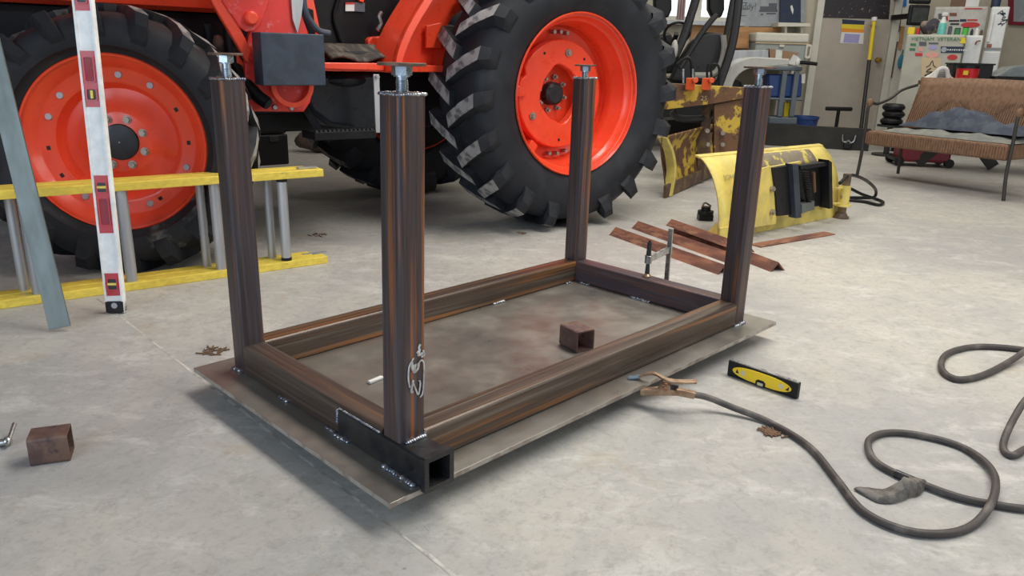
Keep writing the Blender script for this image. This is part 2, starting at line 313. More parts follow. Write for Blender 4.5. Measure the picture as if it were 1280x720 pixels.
def floor_material():
    m = bpy.data.materials.new('dusty_shop_concrete'); m.use_nodes = True; nt = m.node_tree; N, L = nt.nodes, nt.links; b = N['Principled BSDF']
    tc = N.new('ShaderNodeTexCoord')
    def mp(s, rot=0.0):
        x = N.new('ShaderNodeMapping'); x.inputs['Scale'].default_value = s; x.inputs['Rotation'].default_value = (0, 0, rot); L.new(tc.outputs['Object'], x.inputs[0]); return x
    def nz(sc, det, src, dist=0.0, rg=0.6):
        n = N.new('ShaderNodeTexNoise'); n.inputs['Scale'].default_value = sc; n.inputs['Detail'].default_value = det; n.inputs['Distortion'].default_value = dist; n.inputs['Roughness'].default_value = rg
        L.new(src.outputs[0], n.inputs['Vector']); return n
    def rg(n, a, z, o=0):
        r = N.new('ShaderNodeMapRange'); r.interpolation_type = 'SMOOTHSTEP'; r.inputs[1].default_value = a; r.inputs[2].default_value = z; L.new(n.outputs[o], r.inputs[0]); return r
    def mul(r, k):
        x = N.new('ShaderNodeMath'); x.operation = 'MULTIPLY'; x.inputs[1].default_value = k; L.new(r.outputs[0], x.inputs[0]); return x
    def mix(f, a, c):
        x = N.new('ShaderNodeMix'); x.data_type = 'RGBA'; L.new(f.outputs[0], x.inputs[0])
        if isinstance(a, tuple): x.inputs[6].default_value = (*a, 1)
        else: L.new(a, x.inputs[6])
        x.inputs[7].default_value = (*c, 1); return x.outputs[2]
    one = mp((1, 1, 1)); st = mp((1, 0.45, 1), 0.5); st2 = mp((0.55, 1, 1), -0.7)
    big = nz(0.9, 5, one, 0.4)
    col = mix(rg(big, 0.35, 0.65), (0.385, 0.375, 0.36), (0.50, 0.475, 0.42))
    col = mix(mul(rg(nz(3.4, 12, st, 0.5, 0.75), 0.45, 0.68), 0.55), col, (0.33, 0.335, 0.345))
    col = mix(mul(rg(nz(7.5, 12, st2, 0.6, 0.78), 0.48, 0.66), 0.6), col, (0.62, 0.60, 0.56))
    col = mix(mul(rg(nz(22, 8, one, 0.6, 0.75), 0.48, 0.66), 0.5), col, (0.29, 0.28, 0.26))
    col = mix(mul(rg(nz(3.3, 6, mp((1, 1, 1), 1.1), 0.5), 0.60, 0.72), 0.35), col, (0.42, 0.33, 0.22))
    v = N.new('ShaderNodeTexVoronoi'); v.inputs['Scale'].default_value = 10; L.new(one.outputs[0], v.inputs['Vector'])
    sp = rg(v, 0.055, 0.03); gate = rg(nz(4, 2, one), 0.55, 0.6); pm_ = N.new('ShaderNodeMath'); pm_.operation = 'MULTIPLY'; L.new(sp.outputs[0], pm_.inputs[0]); L.new(gate.outputs[0], pm_.inputs[1])
    col = mix(mul(pm_, 0.6), col, (0.12, 0.10, 0.08))
    # hairline scratches
    col = mix(mul(rg(nz(55, 5, one, 0.2, 0.7), 0.50, 0.70), 0.35), col, (0.25, 0.24, 0.225))
    for k_, (sx_, ro_) in enumerate(((0.9, 0.9), (2.3, -0.5))):
        sc = nz(7, 2, mp((0.8, 14, 1), ro_+k_), 0.2); sg_ = rg(nz(1.7+k_, 3, one), 0.58, 0.66); pp_ = N.new('ShaderNodeMath'); pp_.operation = 'MULTIPLY'
        L.new(rg(sc, 0.70, 0.74).outputs[0], pp_.inputs[0]); L.new(sg_.outputs[0], pp_.inputs[1]); col = mix(mul(pp_, 0.5), col, (0.70, 0.69, 0.66))
    L.new(col, b.inputs['Base Color'])
    r = N.new('ShaderNodeMapRange'); L.new(big.outputs[0], r.inputs[0]); r.inputs[3].default_value = 0.42; r.inputs[4].default_value = 0.75; L.new(r.outputs[0], b.inputs['Roughness'])
    bn = nz(45, 6, one); bp = N.new('ShaderNodeBump'); bp.inputs['Strength'].default_value = 0.25; bp.inputs['Distance'].default_value = 0.004
    L.new(bn.outputs[0], bp.inputs['Height']); L.new(bp.outputs[0], b.inputs['Normal'])
    return m
floor_m = floor_material()
joint_m = mat('dusty_floor_joint', (0.57, 0.54, 0.49), 0.9, c2=(0.33, 0.31, 0.29), scale=14)

# ================================================================ SETTING
def st(o): o['kind'] = 'structure'; return o
st(MB().box((1.0, 4.0, -0.1), (20, 17.4, 0.2)).obj('floor', floor_m))
YB = 10.6                                                    # inner face of the back wall
st(MB().box((1.0, 4.0, 4.4), (20, 17.4, 0.2)).obj('ceiling', ceil_m, sm=0))
# back wall around the window behind the utility vehicle
wx0, wx1 = at(826, 12, YB).x, at(921, 12, YB).x; wz0 = at(870, 27, YB).z; wz1 = wz0+1.0
b = MB(); H = 4.3
b.box(((-9+wx0)/2, YB+0.1, H/2), (wx0+9, 0.2, H)); b.box(((11+wx1)/2, YB+0.1, H/2), (11-wx1, 0.2, H))
b.box(((wx0+wx1)/2, YB+0.1, wz0/2), (wx1-wx0, 0.2, wz0)); b.box(((wx0+wx1)/2, YB+0.1, (H+wz1)/2), (wx1-wx0, 0.2, H-wz1))
st(b.obj('wall_back', wall_m, sm=0))
st(MB().box((-9.1, 4, H/2), (0.2, 17.4, H)).obj('wall_left', wall_d, sm=0))
st(MB().box((11.1, 4, H/2), (0.2, 17.4, H)).obj('wall_right', wall_d, sm=0))
wn = MB(); cxw = (wx0+wx1)/2; czw = (wz0+wz1)/2
for x in (wx0+0.03, cxw, wx1-0.03): wn.box((x, YB+0.02, czw), (0.06, 0.08, 1.0))
for z in (wz0+0.03, wz1-0.03): wn.box((cxw, YB+0.02, z), (wx1-wx0, 0.078, 0.06))
w1 = st(wn.obj('window_1', trim_m, sm=0))
MB().box((cxw, YB+0.07, czw), (wx1-wx0, 0.01, 1.0)).obj('pane', pane_glow, w1, sm=0)
MB().box((cxw, YB-0.06, wz0-0.02), (wx1-wx0+0.2, 0.16, 0.05)).obj('window_sill', alu, w1, sm=0)
pk = MB()
x0 = at(846, 12, YB).x; x1 = at(856, 12, YB).x
pk.grid(lambda u, v: Vector((x0+(x1-x0)*u, YB-0.03+0.015*math.sin(u*20), wz0+0.02+v*0.95)), 16, 1).obj('curtain', curtain, w1, solid=0.004)
# door
dx0, dx1 = at(1021, 60, YB).x, at(1107, 60, YB).x
d1 = st(MB().box(((dx0+dx1)/2, YB-0.03, 1.03), (dx1-dx0, 0.045, 2.05)).obj('door_1', door_m, sm=0, bevel=0.004))
k = at(1097, 75, YB-0.06); MB().lathe([(0.0, -0.085), (0.02, -0.085), (0.03, -0.07), (0.03, -0.05), (0.012, -0.04), (0.012, 0), (0.035, 0.0), (0.035, 0.008), (0, 0.008)], 20, (k.x, YB-0.0605, k.z)).obj('door_knob', brass, d1)
t = MB(); t.box((dx0-0.05, YB-0.04, 1.05), (0.09, 0.08, 2.1)); t.box((dx1+0.05, YB-0.04, 1.05), (0.09, 0.08, 2.1)); t.box(((dx0+dx1)/2, YB-0.04, 2.125), (dx1-dx0+0.2, 0.08, 0.1))
st(t.obj('trim_1', trim_m, sm=0, bevel=0.004))
st(MB().box((at(1127, 40, YB).x, YB-0.03, 1.3), (0.2, 0.06, 2.6)).obj('trim_2', trim_m, sm=0, bevel=0.004))
# saw-cut joints in the concrete
def joint(p0, p1, w, nm):
    p0, p1 = gd(*p0), gd(*p1); d = (p1-p0).normalized(); s = Vector((-d.y, d.x, 0)); n = 60; P = []; Q = []
    for i in range(n+1):
        p = p0.lerp(p1, i/n); ww = w*(0.6+0.8*random.random()); o = s*random.uniform(-0.0015, 0.0015)
        P.append(p+s*ww+o); Q.append(p-s*ww+o)
    m = MB(); m.grid(lambda u, v: (P if v > 0.5 else Q)[round(u*n)]+Vector((0, 0, 0.0006)), n, 1)
    st(m.obj(nm, joint_m, sm=0))
joint((120, 372), (620, 760), 0.004, 'floor_joint')

# ================================================================ WORKBENCH (upside down)
OX, OY, ANG = -0.2344, 1.4856, 0.794
BL, BW, BH, ZP, HR, S, EX = 1.5297, 0.8057, 0.818, 0.0688, 0.0856, 0.0699, 0.0818
BF = Frame(OX, OY, ANG)
bench = thing('welding_table', 'brown steel welding table frame standing upside down on its plate top', 'table', BF)
PT = 0.0127
pl = MB(); pl.box(((-0.0871+1.6271)/2, BW/2, ZP-PT/2), (1.6271+0.0871, BW+0.0756*2, PT))
o = pl.obj('table_plate', [plate_m, plate_e], bench, sm=0, bevel=0.0012)
for p in o.data.polygons:
    if abs(p.normal.z) < 0.5: p.material_index = 1
lab(o, 'thick grey-brown steel plate lying under the frame')
def sqtube(p0, axis, length, w, h, wall=0.0055, r=0.0085, lean=(0, 0, 0), twist=None):
    """hollow square tube with rounded corners; p0 = centre of start; w,h across"""
    m = MB(); p0 = Vector(p0); lean = Vector(lean)
    A = {'x': (Vector((0, 1, 0)), Vector((0, 0, 1)), Vector((1, 0, 0))), 'y': (Vector((1, 0, 0)), Vector((0, 0, 1)), Vector((0, 1, 0))), 'z': (Vector((1, 0, 0)), Vector((0, 1, 0)), Vector((0, 0, 1)))}[axis]
    out = [p0+A[0]*a+A[1]*c for a, c in rrect(w, h, r, 4)]; inn = [p0+A[0]*a+A[1]*c for a, c in rrect(w-2*wall, h-2*wall, max(r-wall, 0.002), 4)]
    return m.ring(out, inn, A[2]*length+lean)
ZR = ZP+HR
DZB = -0.012                                                     # the receiver under the near leg is a little lower than the rails
sqtube((S, S/2, ZP+HR/2), 'x', BL-2*S, S, HR).obj('long_rail', st_x, bench, wn=True)
lab(bench.children[-1], 'near long rail with orange rust streaks')
sqtube((S, BW-S/2, ZP+HR/2), 'x', BL-2*S, S, HR).obj('long_rail', st_x, bench, wn=True)
sqtube((S/2, S+0.001, ZP+HR/2), 'y', BW-2*S-0.001, S, HR).obj('short_rail', st_y, bench, wn=True)
sqtube((BL-S/2, S, ZP+HR/2), 'y', BW-2*S, S, HR).obj('short_rail', st_yp, bench, wn=True)
lab(bench.children[-1], 'purplish short rail at the far end')
# receiver tube with collar
rc = sqtube((S/2-0.003, -EX+0.0, ZP+(HR+DZB)/2), 'y', 0.325, S+0.004, HR+DZB, wall=0.007, r=0.006)
rt = rc.obj('receiver_tube', black_tube, bench, wn=True); lab(rt, 'black square receiver tube with open end')
co = sqtube((S/2-0.003, -EX-0.012, ZP+(HR+DZB)/2+0.001), 'y', 0.014, S+0.012, HR+DZB-0.002+0.012, wall=0.012, r=0.005)
co.obj('collar', black_tube, rt, wn=True)
MB().cyl((-0.0056, -0.042, ZP+0.037), (-0.0049, -0.042, ZP+0.037), 0.0075, n=20).obj('pin_hole', blackp, rt)
legs = [((S/2, S/2), ZR+DZB, (0.0060, -0.0062)), ((S/2, BW-S/2), ZP, (0, 0)), ((BL-S/2, BW-S/2), ZP, (0, 0)), ((BL-S/2, S/2), ZP, (0, 0))]
ZT = ZP+BH
def bead(p0, p1, r, parent, n=None, up=0.6):
    p0, p1 = Vector(p0), Vector(p1); L = (p1-p0).length; n = n or max(3, int(L/(r*0.9))); d = (p1-p0).normalized()
    m = MB()
    for i in range(n):
        p = p0.lerp(p1, (i+0.5)/n)+Vector([random.uniform(-1, 1)*r*0.12 for _ in range(3)]); rr = r*1.15*random.uniform(0.85, 1.15)
        m.ball(p, rr, (1, 1, up), 8, 5)
    return m.obj('weld_bead', weld_m, parent, sm=60)
for i, ((cx, cy), z0, (lx, ly)) in enumerate(legs):
    lg = sqtube((cx, cy, z0), 'z', ZT-z0, S, S, lean=(lx, ly, 0), r=0.0115).obj('leg', st_z, bench, wn=True)
    tx, ty = cx+lx, cy+ly
    MB().prism([Vector((tx+a, ty+c, ZT-0.002)) for a, c in rrect(S-0.008, S-0.008, 0.006)], (0, 0, 0.006)).obj('end_cap', disc_m, lg)
    h = S/2-0.003
    for (a, c), (e, f) in (((-h, -h), (h, -h)), ((-h, h), (-h, -h)), ((h, -h), (h, h)), ((h, h), (-h, h))):
        bead((tx+a, ty+c, ZT+0.001), (tx+e, ty+f, ZT+0.001), 0.0052, lg, n=11)
    # levelling foot: bolt and round plate
    hz = {0: 0.050, 1: 0.056, 2: 0.042, 3: 0.055}[i]
    bo = MB(); zz = ZT+0.003
    bo.cyl((tx, ty, zz), (tx, ty, zz+hz-0.017), 0.0115, n=20)
    for k in range(7): bo.lathe([(0.0113, -0.0012), (0.0128, 0), (0.0113, 0.0012)], 20, (tx, ty, zz+0.003+k*0.0032), 'z')
    bo.cyl((tx, ty, zz+hz-0.017), (tx, ty, zz+hz), 0.0205, n=6, ph=0.3+i)
    bo.cyl((tx, ty, zz+hz-0.020), (tx, ty, zz+hz-0.017), 0.0165, n=20)
    bo.obj('bolt', zinc, lg, sm=30)
    fz = zz+hz+0.0005
    fr_ = {0: 0.048, 1: 0.043, 2: 0.042, 3: 0.052}[i]
    MB().cyl((tx, ty, fz), (tx, ty, fz+0.006), fr_, n=32).obj('foot_plate', disc_m, lg, bevel=0.001)
# joint welds
W_ = [((0.0, 0.765, 0), (0.0, 0.805, 0), 0.008), ((-0.001, 0.495, 0), (-0.001, 0.535, 0), 0.0075), ((-0.002, 0.265, 0), (-0.002, 0.305, 0), 0.0065),
      ((-0.006, 0.20, 0), (-0.006, 0.262, 0), 0.0075), ((-0.008, -0.055, 0), (-0.008, 0.055, 0), 0.0085), ((0.985, BW-S, 0), (1.045, BW-S, 0), 0.007),
      ((1.40, BW-S-0.002, 0), (1.43, BW-S-0.002, 0), 0.006), ((BL-S-0.002, 0.66, 0), (BL-S-0.002, 0.71, 0), 0.007), ((BL-S-0.002, 0.36, 0), (BL-S-0.002, 0.45, 0), 0.0085),
      ((BL-0.065, -0.002, 0), (BL-0.005, -0.002, 0), 0.008)]
for a, c, r in W_: bead((a[0], a[1], ZP+r*0.35), (c[0], c[1], ZP+r*0.35), r, bench)
bead((0.012, -0.003, ZR+DZB+0.002), (S-0.004, -0.003, ZR+DZB+0.002), 0.0062, bench)
bead((S+0.001, 0.004, ZP+0.02), (S+0.001, 0.004, ZR-0.004), 0.004, bench)
bead((-0.004, 0.246, ZP+0.035), (-0.004, 0.246, ZR-0.014), 0.0045, bench)
bead((-0.002, 0.075, ZR-0.010), (-0.002, 0.24, ZR-0.010), 0.0028, bench)
bead((S, BW-S+0.004, ZP+0.02), (S, BW-S+0.004, ZR-0.004), 0.003, bench)
# chalk scrawl on the near leg (a mark drawn on its right-hand face)
def scribble(strokes, x0, z0, w, h, parent, y, m, r=0.0022):
    mb = MB()
    for s_, rr in strokes: mb.tube([(x0+w*a, y, z0+h*c) for a, c in s_], r*rr, 6, 4)
    o = mb.obj('chalk_scrawl', m, parent); o.scale = (1, 1, 1); return o
sc = scribble([([(0.75, 0.98), (0.66, 0.93), (0.72, 0.88)], 1.1), ([(0.55, 0.84), (0.7, 0.88), (0.62, 0.80), (0.85, 0.82)], 1.2), ([(0.9, 0.86), (0.98, 0.78), (0.8, 0.76), (0.95, 0.86)], 0.8),
     ([(0.35, 0.78), (0.08, 0.66), (0.02, 0.45), (0.10, 0.30)], 0.8), ([(0.22, 0.72), (0.30, 0.58), (0.42, 0.66), (0.34, 0.54), (0.55, 0.58), (0.62, 0.66)], 1.6),
     ([(0.62, 0.66), (0.80, 0.70), (0.95, 0.62), (0.93, 0.35), (0.85, 0.12), (0.70, 0.06)], 0.8), ([(0.30, 0.40), (0.18, 0.22), (0.28, 0.20)], 1.2),
     ([(0.28, 0.36), (0.45, 0.22), (0.60, 0.12), (0.72, 0.30), (0.66, 0.36)], 0.9)], 0.020, ZP+0.165, 0.046, 0.135, bench, -0.0035, chalk)
# steel packers that carry the plate
for u in (0.25, 1.25):
    f = Frame(*(BF.R @ Vector((u, 0.25, 0))+BF.o).to_2d(), ANG)
    k = MB()
    k.box((0, 0.18, 0.004), (0.10, 0.55, 0.008)); k.box((-0.046, 0.18, (ZP-PT)/2), (0.008, 0.55, ZP-PT)); k.box((0.046, 0.18, (ZP-PT)/2), (0.008, 0.55, ZP-PT))
    o = k.obj('channel_packer', rust_angle, None, sm=0); o.location = f.o; o.rotation_euler = (0, 0, ANG)
    tag(o, 'rusty steel channel holding up the plate, '+('near end' if u < 0.5 else 'far end'), 'steel channel', 'channels under the table plate')

# ---- things on and at the table
def uoffcut(loc, rot, sx, sy, sz, label, openside='notch'):
    # short tube offcut, axis local y
    w = 0.0045; m = MB()
    out = [(x, 0, z+sz/2) for x, z in rrect(sx, sz, 0.007)]; inn = [(x, 0, z+sz/2) for x, z in rrect(sx-2*w, sz-2*w, 0.003)]
    m.ring(out, inn, (0, sy, 0)); o = m.obj('tube_offcut', offcut_m); o.location = loc; o.rotation_euler = (0, 0, rot)
    return tag(o, label, 'tube offcut')
p = BF.R @ Vector((0.878, 0.2005, 0))+BF.o; p.z = ZP+0.0003; uoffcut(p, math.radians(33.0), 0.070, 0.092, 0.070, 'short square brown tube offcut sitting on the table plate inside the frame')
pa, pb = gd(38, 584), gd(86, 577); dv = pb-pa
o = uoffcut(pa, math.atan2(dv.y, dv.x)-PI/2+0.0, 0.07, 0.084, 0.07, 'square brown tube offcut lying alone on the bare floor at left')
o.location = pa+Vector((-dv.y, dv.x, 0)).normalized()*0.035+Vector((0, 0, 0.0003)); o.rotation_euler[2] = math.atan2(dv.y, dv.x)-PI/2
pc = gd(461, 480, ZP); pd = gd(478, 473, ZP)
tag(MB().bar(pc+Vector((0, 0, 0.0045)), pd+Vector((0, 0, 0.0045)), 0.013, 0.008).obj('soapstone_stick', white_p, bevel=0.002), 'small cream stick of soapstone on the plate behind the near leg', 'marking stick')
# bar clamp on the far rail
cl = thing('bar_clamp', 'chrome F-style bar clamp gripping the far short rail of the table', 'clamp', BF)
u0, v0, ub = 1.500, 0.410, 1.641
MB().bar((ub, v0, 0.030), (ub, v0, 0.325), 0.020, 0.007, up=(1, 0, 0)).obj('bar', chrome, cl, sm=0, bevel=0.001)
m = MB(); m.prism([(u0-0.012, v0-0.006, 0.214), (u0+0.012, v0-0.006, 0.212), (ub-0.02, v0-0.006, 0.226), (ub+0.014, v0-0.006, 0.220), (ub+0.014, v0-0.006, 0.252), (ub-0.02, v0-0.006, 0.252), (u0+0.012, v0-0.006, 0.236), (u0-0.012, v0-0.006, 0.234)], (0, 0.012, 0))
m.cyl((u0, v0, 0.208), (u0, v0, 0.240), 0.014); m.obj('sliding_arm', chrome, cl, bevel=0.002)
m = MB(); m.cyl((u0, v0, ZR+0.008), (u0, v0, 0.262), 0.0065, n=12); m.cyl((u0, v0, 0.168), (u0, v0, 0.203), 0.0095, 0.0075, n=12); m.cyl((u0, v0, 0.242), (u0, v0, 0.292), 0.0095, 0.0085, n=12); m.cyl((u0, v0, 0.292), (u0, v0, 0.300), 0.005, n=10)
m.obj('screw_spindle', darkmetal, cl)
MB().lathe([(0, 0), (0.017, 0), (0.017, 0.004), (0.008, 0.012), (0, 0.012)], 18, (u0, v0, ZR+0.0005), 'z').obj('clamp_foot', copper, cl)
m = MB(); m.bar((ub+0.01, v0, 0.034), (1.55, v0, 0.034), 0.012, 0.018); m.cyl((1.555, v0, 0.036), (1.555, v0, ZP-PT-0.0005), 0.012); m.obj('fixed_jaw', chrome, cl, bevel=0.002)

# torpedo level standing on its long edge
pa, pb = gd(908, 469), gd(995, 500); dv = pb-pa; LL = dv.length
LF = Frame(pa.x, pa.y, math.atan2(dv.y, dv.x)); HL = 0.052
tl = thing('torpedo_level', 'small black and yellow torpedo level standing on edge on the floor', 'spirit level', LF)
MB().box((LL/2, 0.011, HL/2+0.0003), (LL, 0.018, HL)).obj('body', blackp, tl, sm=0, bevel=0.003)
ov = [(LL/2+0.42*LL*math.copysign(abs(math.cos(t))**0.7, math.cos(t)), HL/2+0.39*HL*math.sin(t)) for t in [2*PI*i/40 for i in range(40)]]
MB().prism([(x, -0.0005, z) for x, z in ov], (0, 0.004, 0)).obj('face_plate', mat('yellow_level_plastic', (0.98, 0.66, 0.015), 0.35, vary=0.03, coat=0.3), tl, sm=30, bevel=0.001)
MB().box((LL/2, 0.011, HL+0.0012), (LL*0.98, 0.012, 0.0020)).obj('metal_edge', chrome, tl, sm=0)
for x in (0.24, 0.78): MB().cyl((LL*x, -0.0012, HL*0.5), (LL*x, 0.0, HL*0.5), 0.0085, n=20).obj('vial', vial_pale, tl)
m = MB(); m.prism([(LL*0.43, -0.0012, 0.003), (LL*0.57, -0.0012, 0.003), (LL*0.57, -0.0012, 0.017), (LL*0.54, -0.0012, 0.023), (LL*0.46, -0.0012, 0.023), (LL*0.43, -0.0012, 0.017)], (0, 0.0011, 0)); m.obj('vial_window', blackp, tl, sm=0)
MB().bar((LL*0.46, -0.0020, 0.010), (LL*0.54, -0.0020, 0.010), 0.002, 0.009).obj('vial', vial_pale, tl, sm=0)
for x in (0.155, 0.865): MB().prism([(LL*(x-0.025), -0.0012, HL*0.38), (LL*(x+0.025), -0.0012, HL*0.38), (LL*(x+(0.025 if x > 0.5 else -0.005)), -0.0012, HL*0.64)], (0, 0.0008, 0)).obj('slot', darkmetal, tl, sm=0)

# ground clamp and its cable
gc = thing('ground_clamp', 'copper welding ground clamp biting the plate edge, with long dark cable', 'clamp', loc=gd(831, 500))
g0 = gc.location
def W3(v): return Vector(v)-g0
tip = gd(800, 473, ZP+0.006); piv = gd(831, 484, 0.080); tail = gd(866, 490, 0.052); top_end = gd(871, 477, 0.098)
ax = (tail-tip); ax.z = 0; ax.normalize(); sd = Vector((-ax.y, ax.x, 0))
def strap(m, pts, w, th):
    P = smooth(pts, 5); rings = []
    for i, p in enumerate(P):
        d = (P[min(i+1, len(P)-1)]-P[max(i-1, 0)]).normalized(); n = sd.cross(d).normalized(); ww = w(i/(len(P)-1)) if callable(w) else w
        rings.append([W3(p+sd*ww/2+n*th/2), W3(p-sd*ww/2+n*th/2), W3(p-sd*ww/2-n*th/2), W3(p+sd*ww/2-n*th/2)])
    m.sweep(rings)
m = MB(); strap(m, [gd(797, 472, ZP+0.006), gd(806, 468, ZP+0.020), gd(818, 467, 0.098), gd(832, 474, 0.100), gd(848, 477, 0.098), top_end], lambda t: 0.012+0.012*t, 0.006); m.obj('upper_jaw', copper, gc, bevel=0.001)
m = MB(); strap(m, [gd(785, 472, ZP+0.004), gd(792, 472, ZP+0.005), gd(801, 470, ZP+0.011)], 0.018, 0.006); m.obj('jaw_tip', bluesteel, gc, bevel=0.001)
m = MB(); strap(m, [gd(800, 489, 0.046), gd(815, 489, 0.050), gd(835, 488, 0.058), gd(855, 491, 0.055), gd(869, 494, 0.048)], lambda t: 0.024-0.004*t, 0.020); m.obj('lower_jaw', copper, gc, bevel=0.003)
m = MB(); 
for s_ in (-1, 1): m.prism([W3(gd(818, 492, 0.052)+sd*s_*0.013), W3(gd(828, 479, 0.088)+sd*s_*0.013), W3(gd(837, 479, 0.088)+sd*s_*0.013), W3(gd(848, 492, 0.056)+sd*s_*0.013)], sd*0.002*s_)
m.obj('pivot_cheek', copper, gc)
MB().cyl(W3(gd(832, 484, 0.078)-sd*0.019), W3(gd(832, 484, 0.078)+sd*0.019), 0.006, n=14).obj('pivot_pin', rust_angle, gc)
m = MB(); a_, b_ = gd(838, 484, 0.088), gd(848, 485, 0.064)
m.tube([W3(a_.lerp(b_, i/40)+(sd*math.cos(i*0.9)+Vector((0, 0, 1))*math.sin(i*0.9))*0.007) for i in range(41)], 0.0015, 6, 1); m.obj('spring', darkmetal, gc)
CR = 0.0092
cp = [(866, 493, 0.050), (885, 497, 0.040), (915, 509, 0.022), (960, 527, CR), (1010, 557, CR), (1045, 598, CR), (1078, 638, CR), (1128, 662, CR), (1180, 667, CR), (1218, 655, CR), (1242, 622, 0.028), (1240, 588, 0.016), (1205, 560, CR), (1150, 544, CR), (1108, 541, CR), (1086, 551, CR), (1092, 574, CR), (1120, 592, CR), (1160, 608, CR), (1200, 622, CR), (1238, 630, CR*0.9), (1285, 636, CR), (1345, 634, CR), (1420, 615, CR)]
MB().tube([W3(gd(x, y, z)) for x, y, z in cp], CR, 12, 8).obj('cable', cable_m, gc)
MB().tube([W3(gd(x, y, CR)) for x, y in ((1119, 591.5), (1138, 599.5), (1156, 606.5))], CR*1.13, 12, 6).obj('tape_splice', tape_m, gc)
m = MB().tube([gd(x, y, z) for x, y, z in ((1390, 380, 0.011), (1330, 412, 0.033), (1292, 432, 0.038), (1262, 452, 0.016), (1228, 469, 0.011), (1196, 474, 0.011), (1177, 461, 0.011), (1183, 443, 0.011), (1212, 434, 0.011), (1250, 434, 0.011), (1300, 440, 0.011), (1370, 450, 0.011))], 0.0105, 12, 8)
tag(m.obj('cable', cable_m), 'dark cable loop lying on the floor at the right frame edge, higher one', 'cable')
m = MB().tube([gd(x, y, z) for x, y, z in ((1400, 440, 0.010), (1330, 468, 0.05), (1290, 492, 0.075), (1268, 522, 0.045), (1254, 556, 0.0095), (1264, 569, 0.0095), (1284, 560, 0.0095), (1320, 540, 0.0095), (1390, 520, 0.0095))], 0.0093, 12, 8)
tag(m.obj('cable', cable_m), 'dark cable bend cut by the right frame edge, lower and nearer one', 'cable')
# leather scrap
m = MB()
R0 = [gd(1067, 612, 0.002), gd(1085, 622, 0.003), (gd(1100, 629, 0.002)), gd(1120, 629, 0.002), gd(1138, 622, 0.003), gd(1150, 618, 0.004), gd(1158, 603, 0.010), gd(1146, 598, 0.014)]
R1 = [gd(1068, 610.5, 0.006), gd(1085, 615, 0.008), gd(1100, 621, 0.010), gd(1120, 618, 0.016), gd(1134, 609, 0.026), gd(1142, 606, 0.030), gd(1150, 602, 0.024), gd(1142, 598, 0.022)]
R2 = [gd(1070, 609.5, 0.003), gd(1085, 610, 0.004), gd(1099, 612, 0.006), gd(1108, 611, 0.014), gd(1124, 602, 0.034), gd(1129, 597, 0.042), gd(1134, 598, 0.036), gd(1137, 597, 0.026)]
rows = [R0, R1, R2]
sm_rows = [smooth(r, 3) for r in rows]
m.grid(lambda u, v: sm_rows[round(v*2)][round(u*21)]+Vector((0, 0, random.uniform(0, 0.002))), 21, 2)
tag(m.obj('leather_scrap', leather, solid=0.002), 'crumpled grey leather scrap lying by the cable splice', 'scrap')

# handle of a screw clamp at the left frame edge
hf = thing('sliding_t_handle', 'bright steel T handle of a clamp at the left frame edge', 'clamp', loc=gd(8, 556))
g1 = hf.location
MB().cyl(gd(-30, 557, 0.011)-g1, gd(7, 553, 0.011)-g1, 0.0095, n=14).obj('screw', chrome, hf)
MB().ball(gd(9, 552, 0.012)-g1, 0.0118, (1, 1, 1), 14, 8).obj('knuckle', chrome, hf)
m = MB(); m.cyl(gd(9, 556, 0.012)-g1, gd(18, 530, 0.028)-g1, 0.0048, 0.0055, n=10); m.obj('cross_pin', chrome, hf)
# rusty angle irons
def angle_iron(a, c, wd, z0, label, roll=0.0, flatbar=False):
    p0, p1 = gd(*a), gd(*c); p0.z = p1.z = 0; d = p1-p0; L = d.length
    if flatbar: m = MB().box((L/2, 0, 0.003), (L, wd, 0.006))
    else:
        t_ = 0.0055; h = wd*0.70
        P = [(-h, 0), (0, h), (h, 0), (h-t_*1.4, 0), (0, h-t_*1.4), (-h+t_*1.4, 0)]
        m = MB().prism([(0, y, z) for y, z in P], (L, 0, 0))
    o = m.obj('flat_bar' if flatbar else 'angle_iron', rust_angle, sm=0); o.location = p0+Vector((0, 0, z0)); o.rotation_euler = (roll, 0, math.atan2(d.y, d.x))
    return tag(o, label, 'flat bar' if flatbar else 'angle iron', None if flatbar else 'rusty angle irons on the floor')
angle_iron((769, 293), (905, 342), 0.062, 0.0003, 'rusty angle iron nearest the bar clamp, in front of the others')
angle_iron((797, 285), (925, 331), 0.062, 0.0003, 'rusty angle iron, second of the pile from the bar clamp')
angle_iron((846, 290), (972, 339), 0.064, 0.0003, 'rusty angle iron whose V end points right past the bench leg')
angle_iron((838, 291), (935, 327), 0.052, 0.046, 'rusty angle iron lying highest at the back of the pile', roll=0.0)
angle_iron((944, 308), (1037, 292), 0.075, 0.0003, 'flat rusty bar lying apart and pointing right from the angle irons', flatbar=True)

# ================================================================ LADDER on its side
pa, pb = gd(0, 387), gd(410, 329); dv = (pb-pa); LA = math.atan2(dv.y, dv.x); LR = Frame(pb.x, pb.y, LA)
ld = thing('extension_ladder', 'yellow fibreglass ladder lying on its side in front of the front wheel', 'ladder', LR)
LH = 0.448
for k, (y0, x1) in enumerate(((0.0, 0.0), (0.075, -0.045))):
    for z in (0.0, LH-0.028):
        m = MB(); t_ = 0.004; xs = -1.75
        m.box(((xs+x1)/2, y0+0.0325, z+0.017-(0.008 if z > 0 else 0)), (x1-xs, 0.065, 0.034))
        m.obj('side_rail', yel_lad, ld, sm=0, bevel=0.003)
lx = [LR.pt(px, py, 0.03).x for px, py in ((355, 270), (272, 282), (158, 295), (40, 315), (-60, 330))]
for i, x in enumerate(lx):
    MB().cyl((x-0.040, 0.108, 0.026), (x-0.040, 0.108, LH-0.028), 0.019, n=14).obj('rung', alu, ld)
    MB().cyl((x, 0.032, 0.026), (x, 0.032, LH-0.028), 0.0225, n=14).obj('rung', alu, ld)
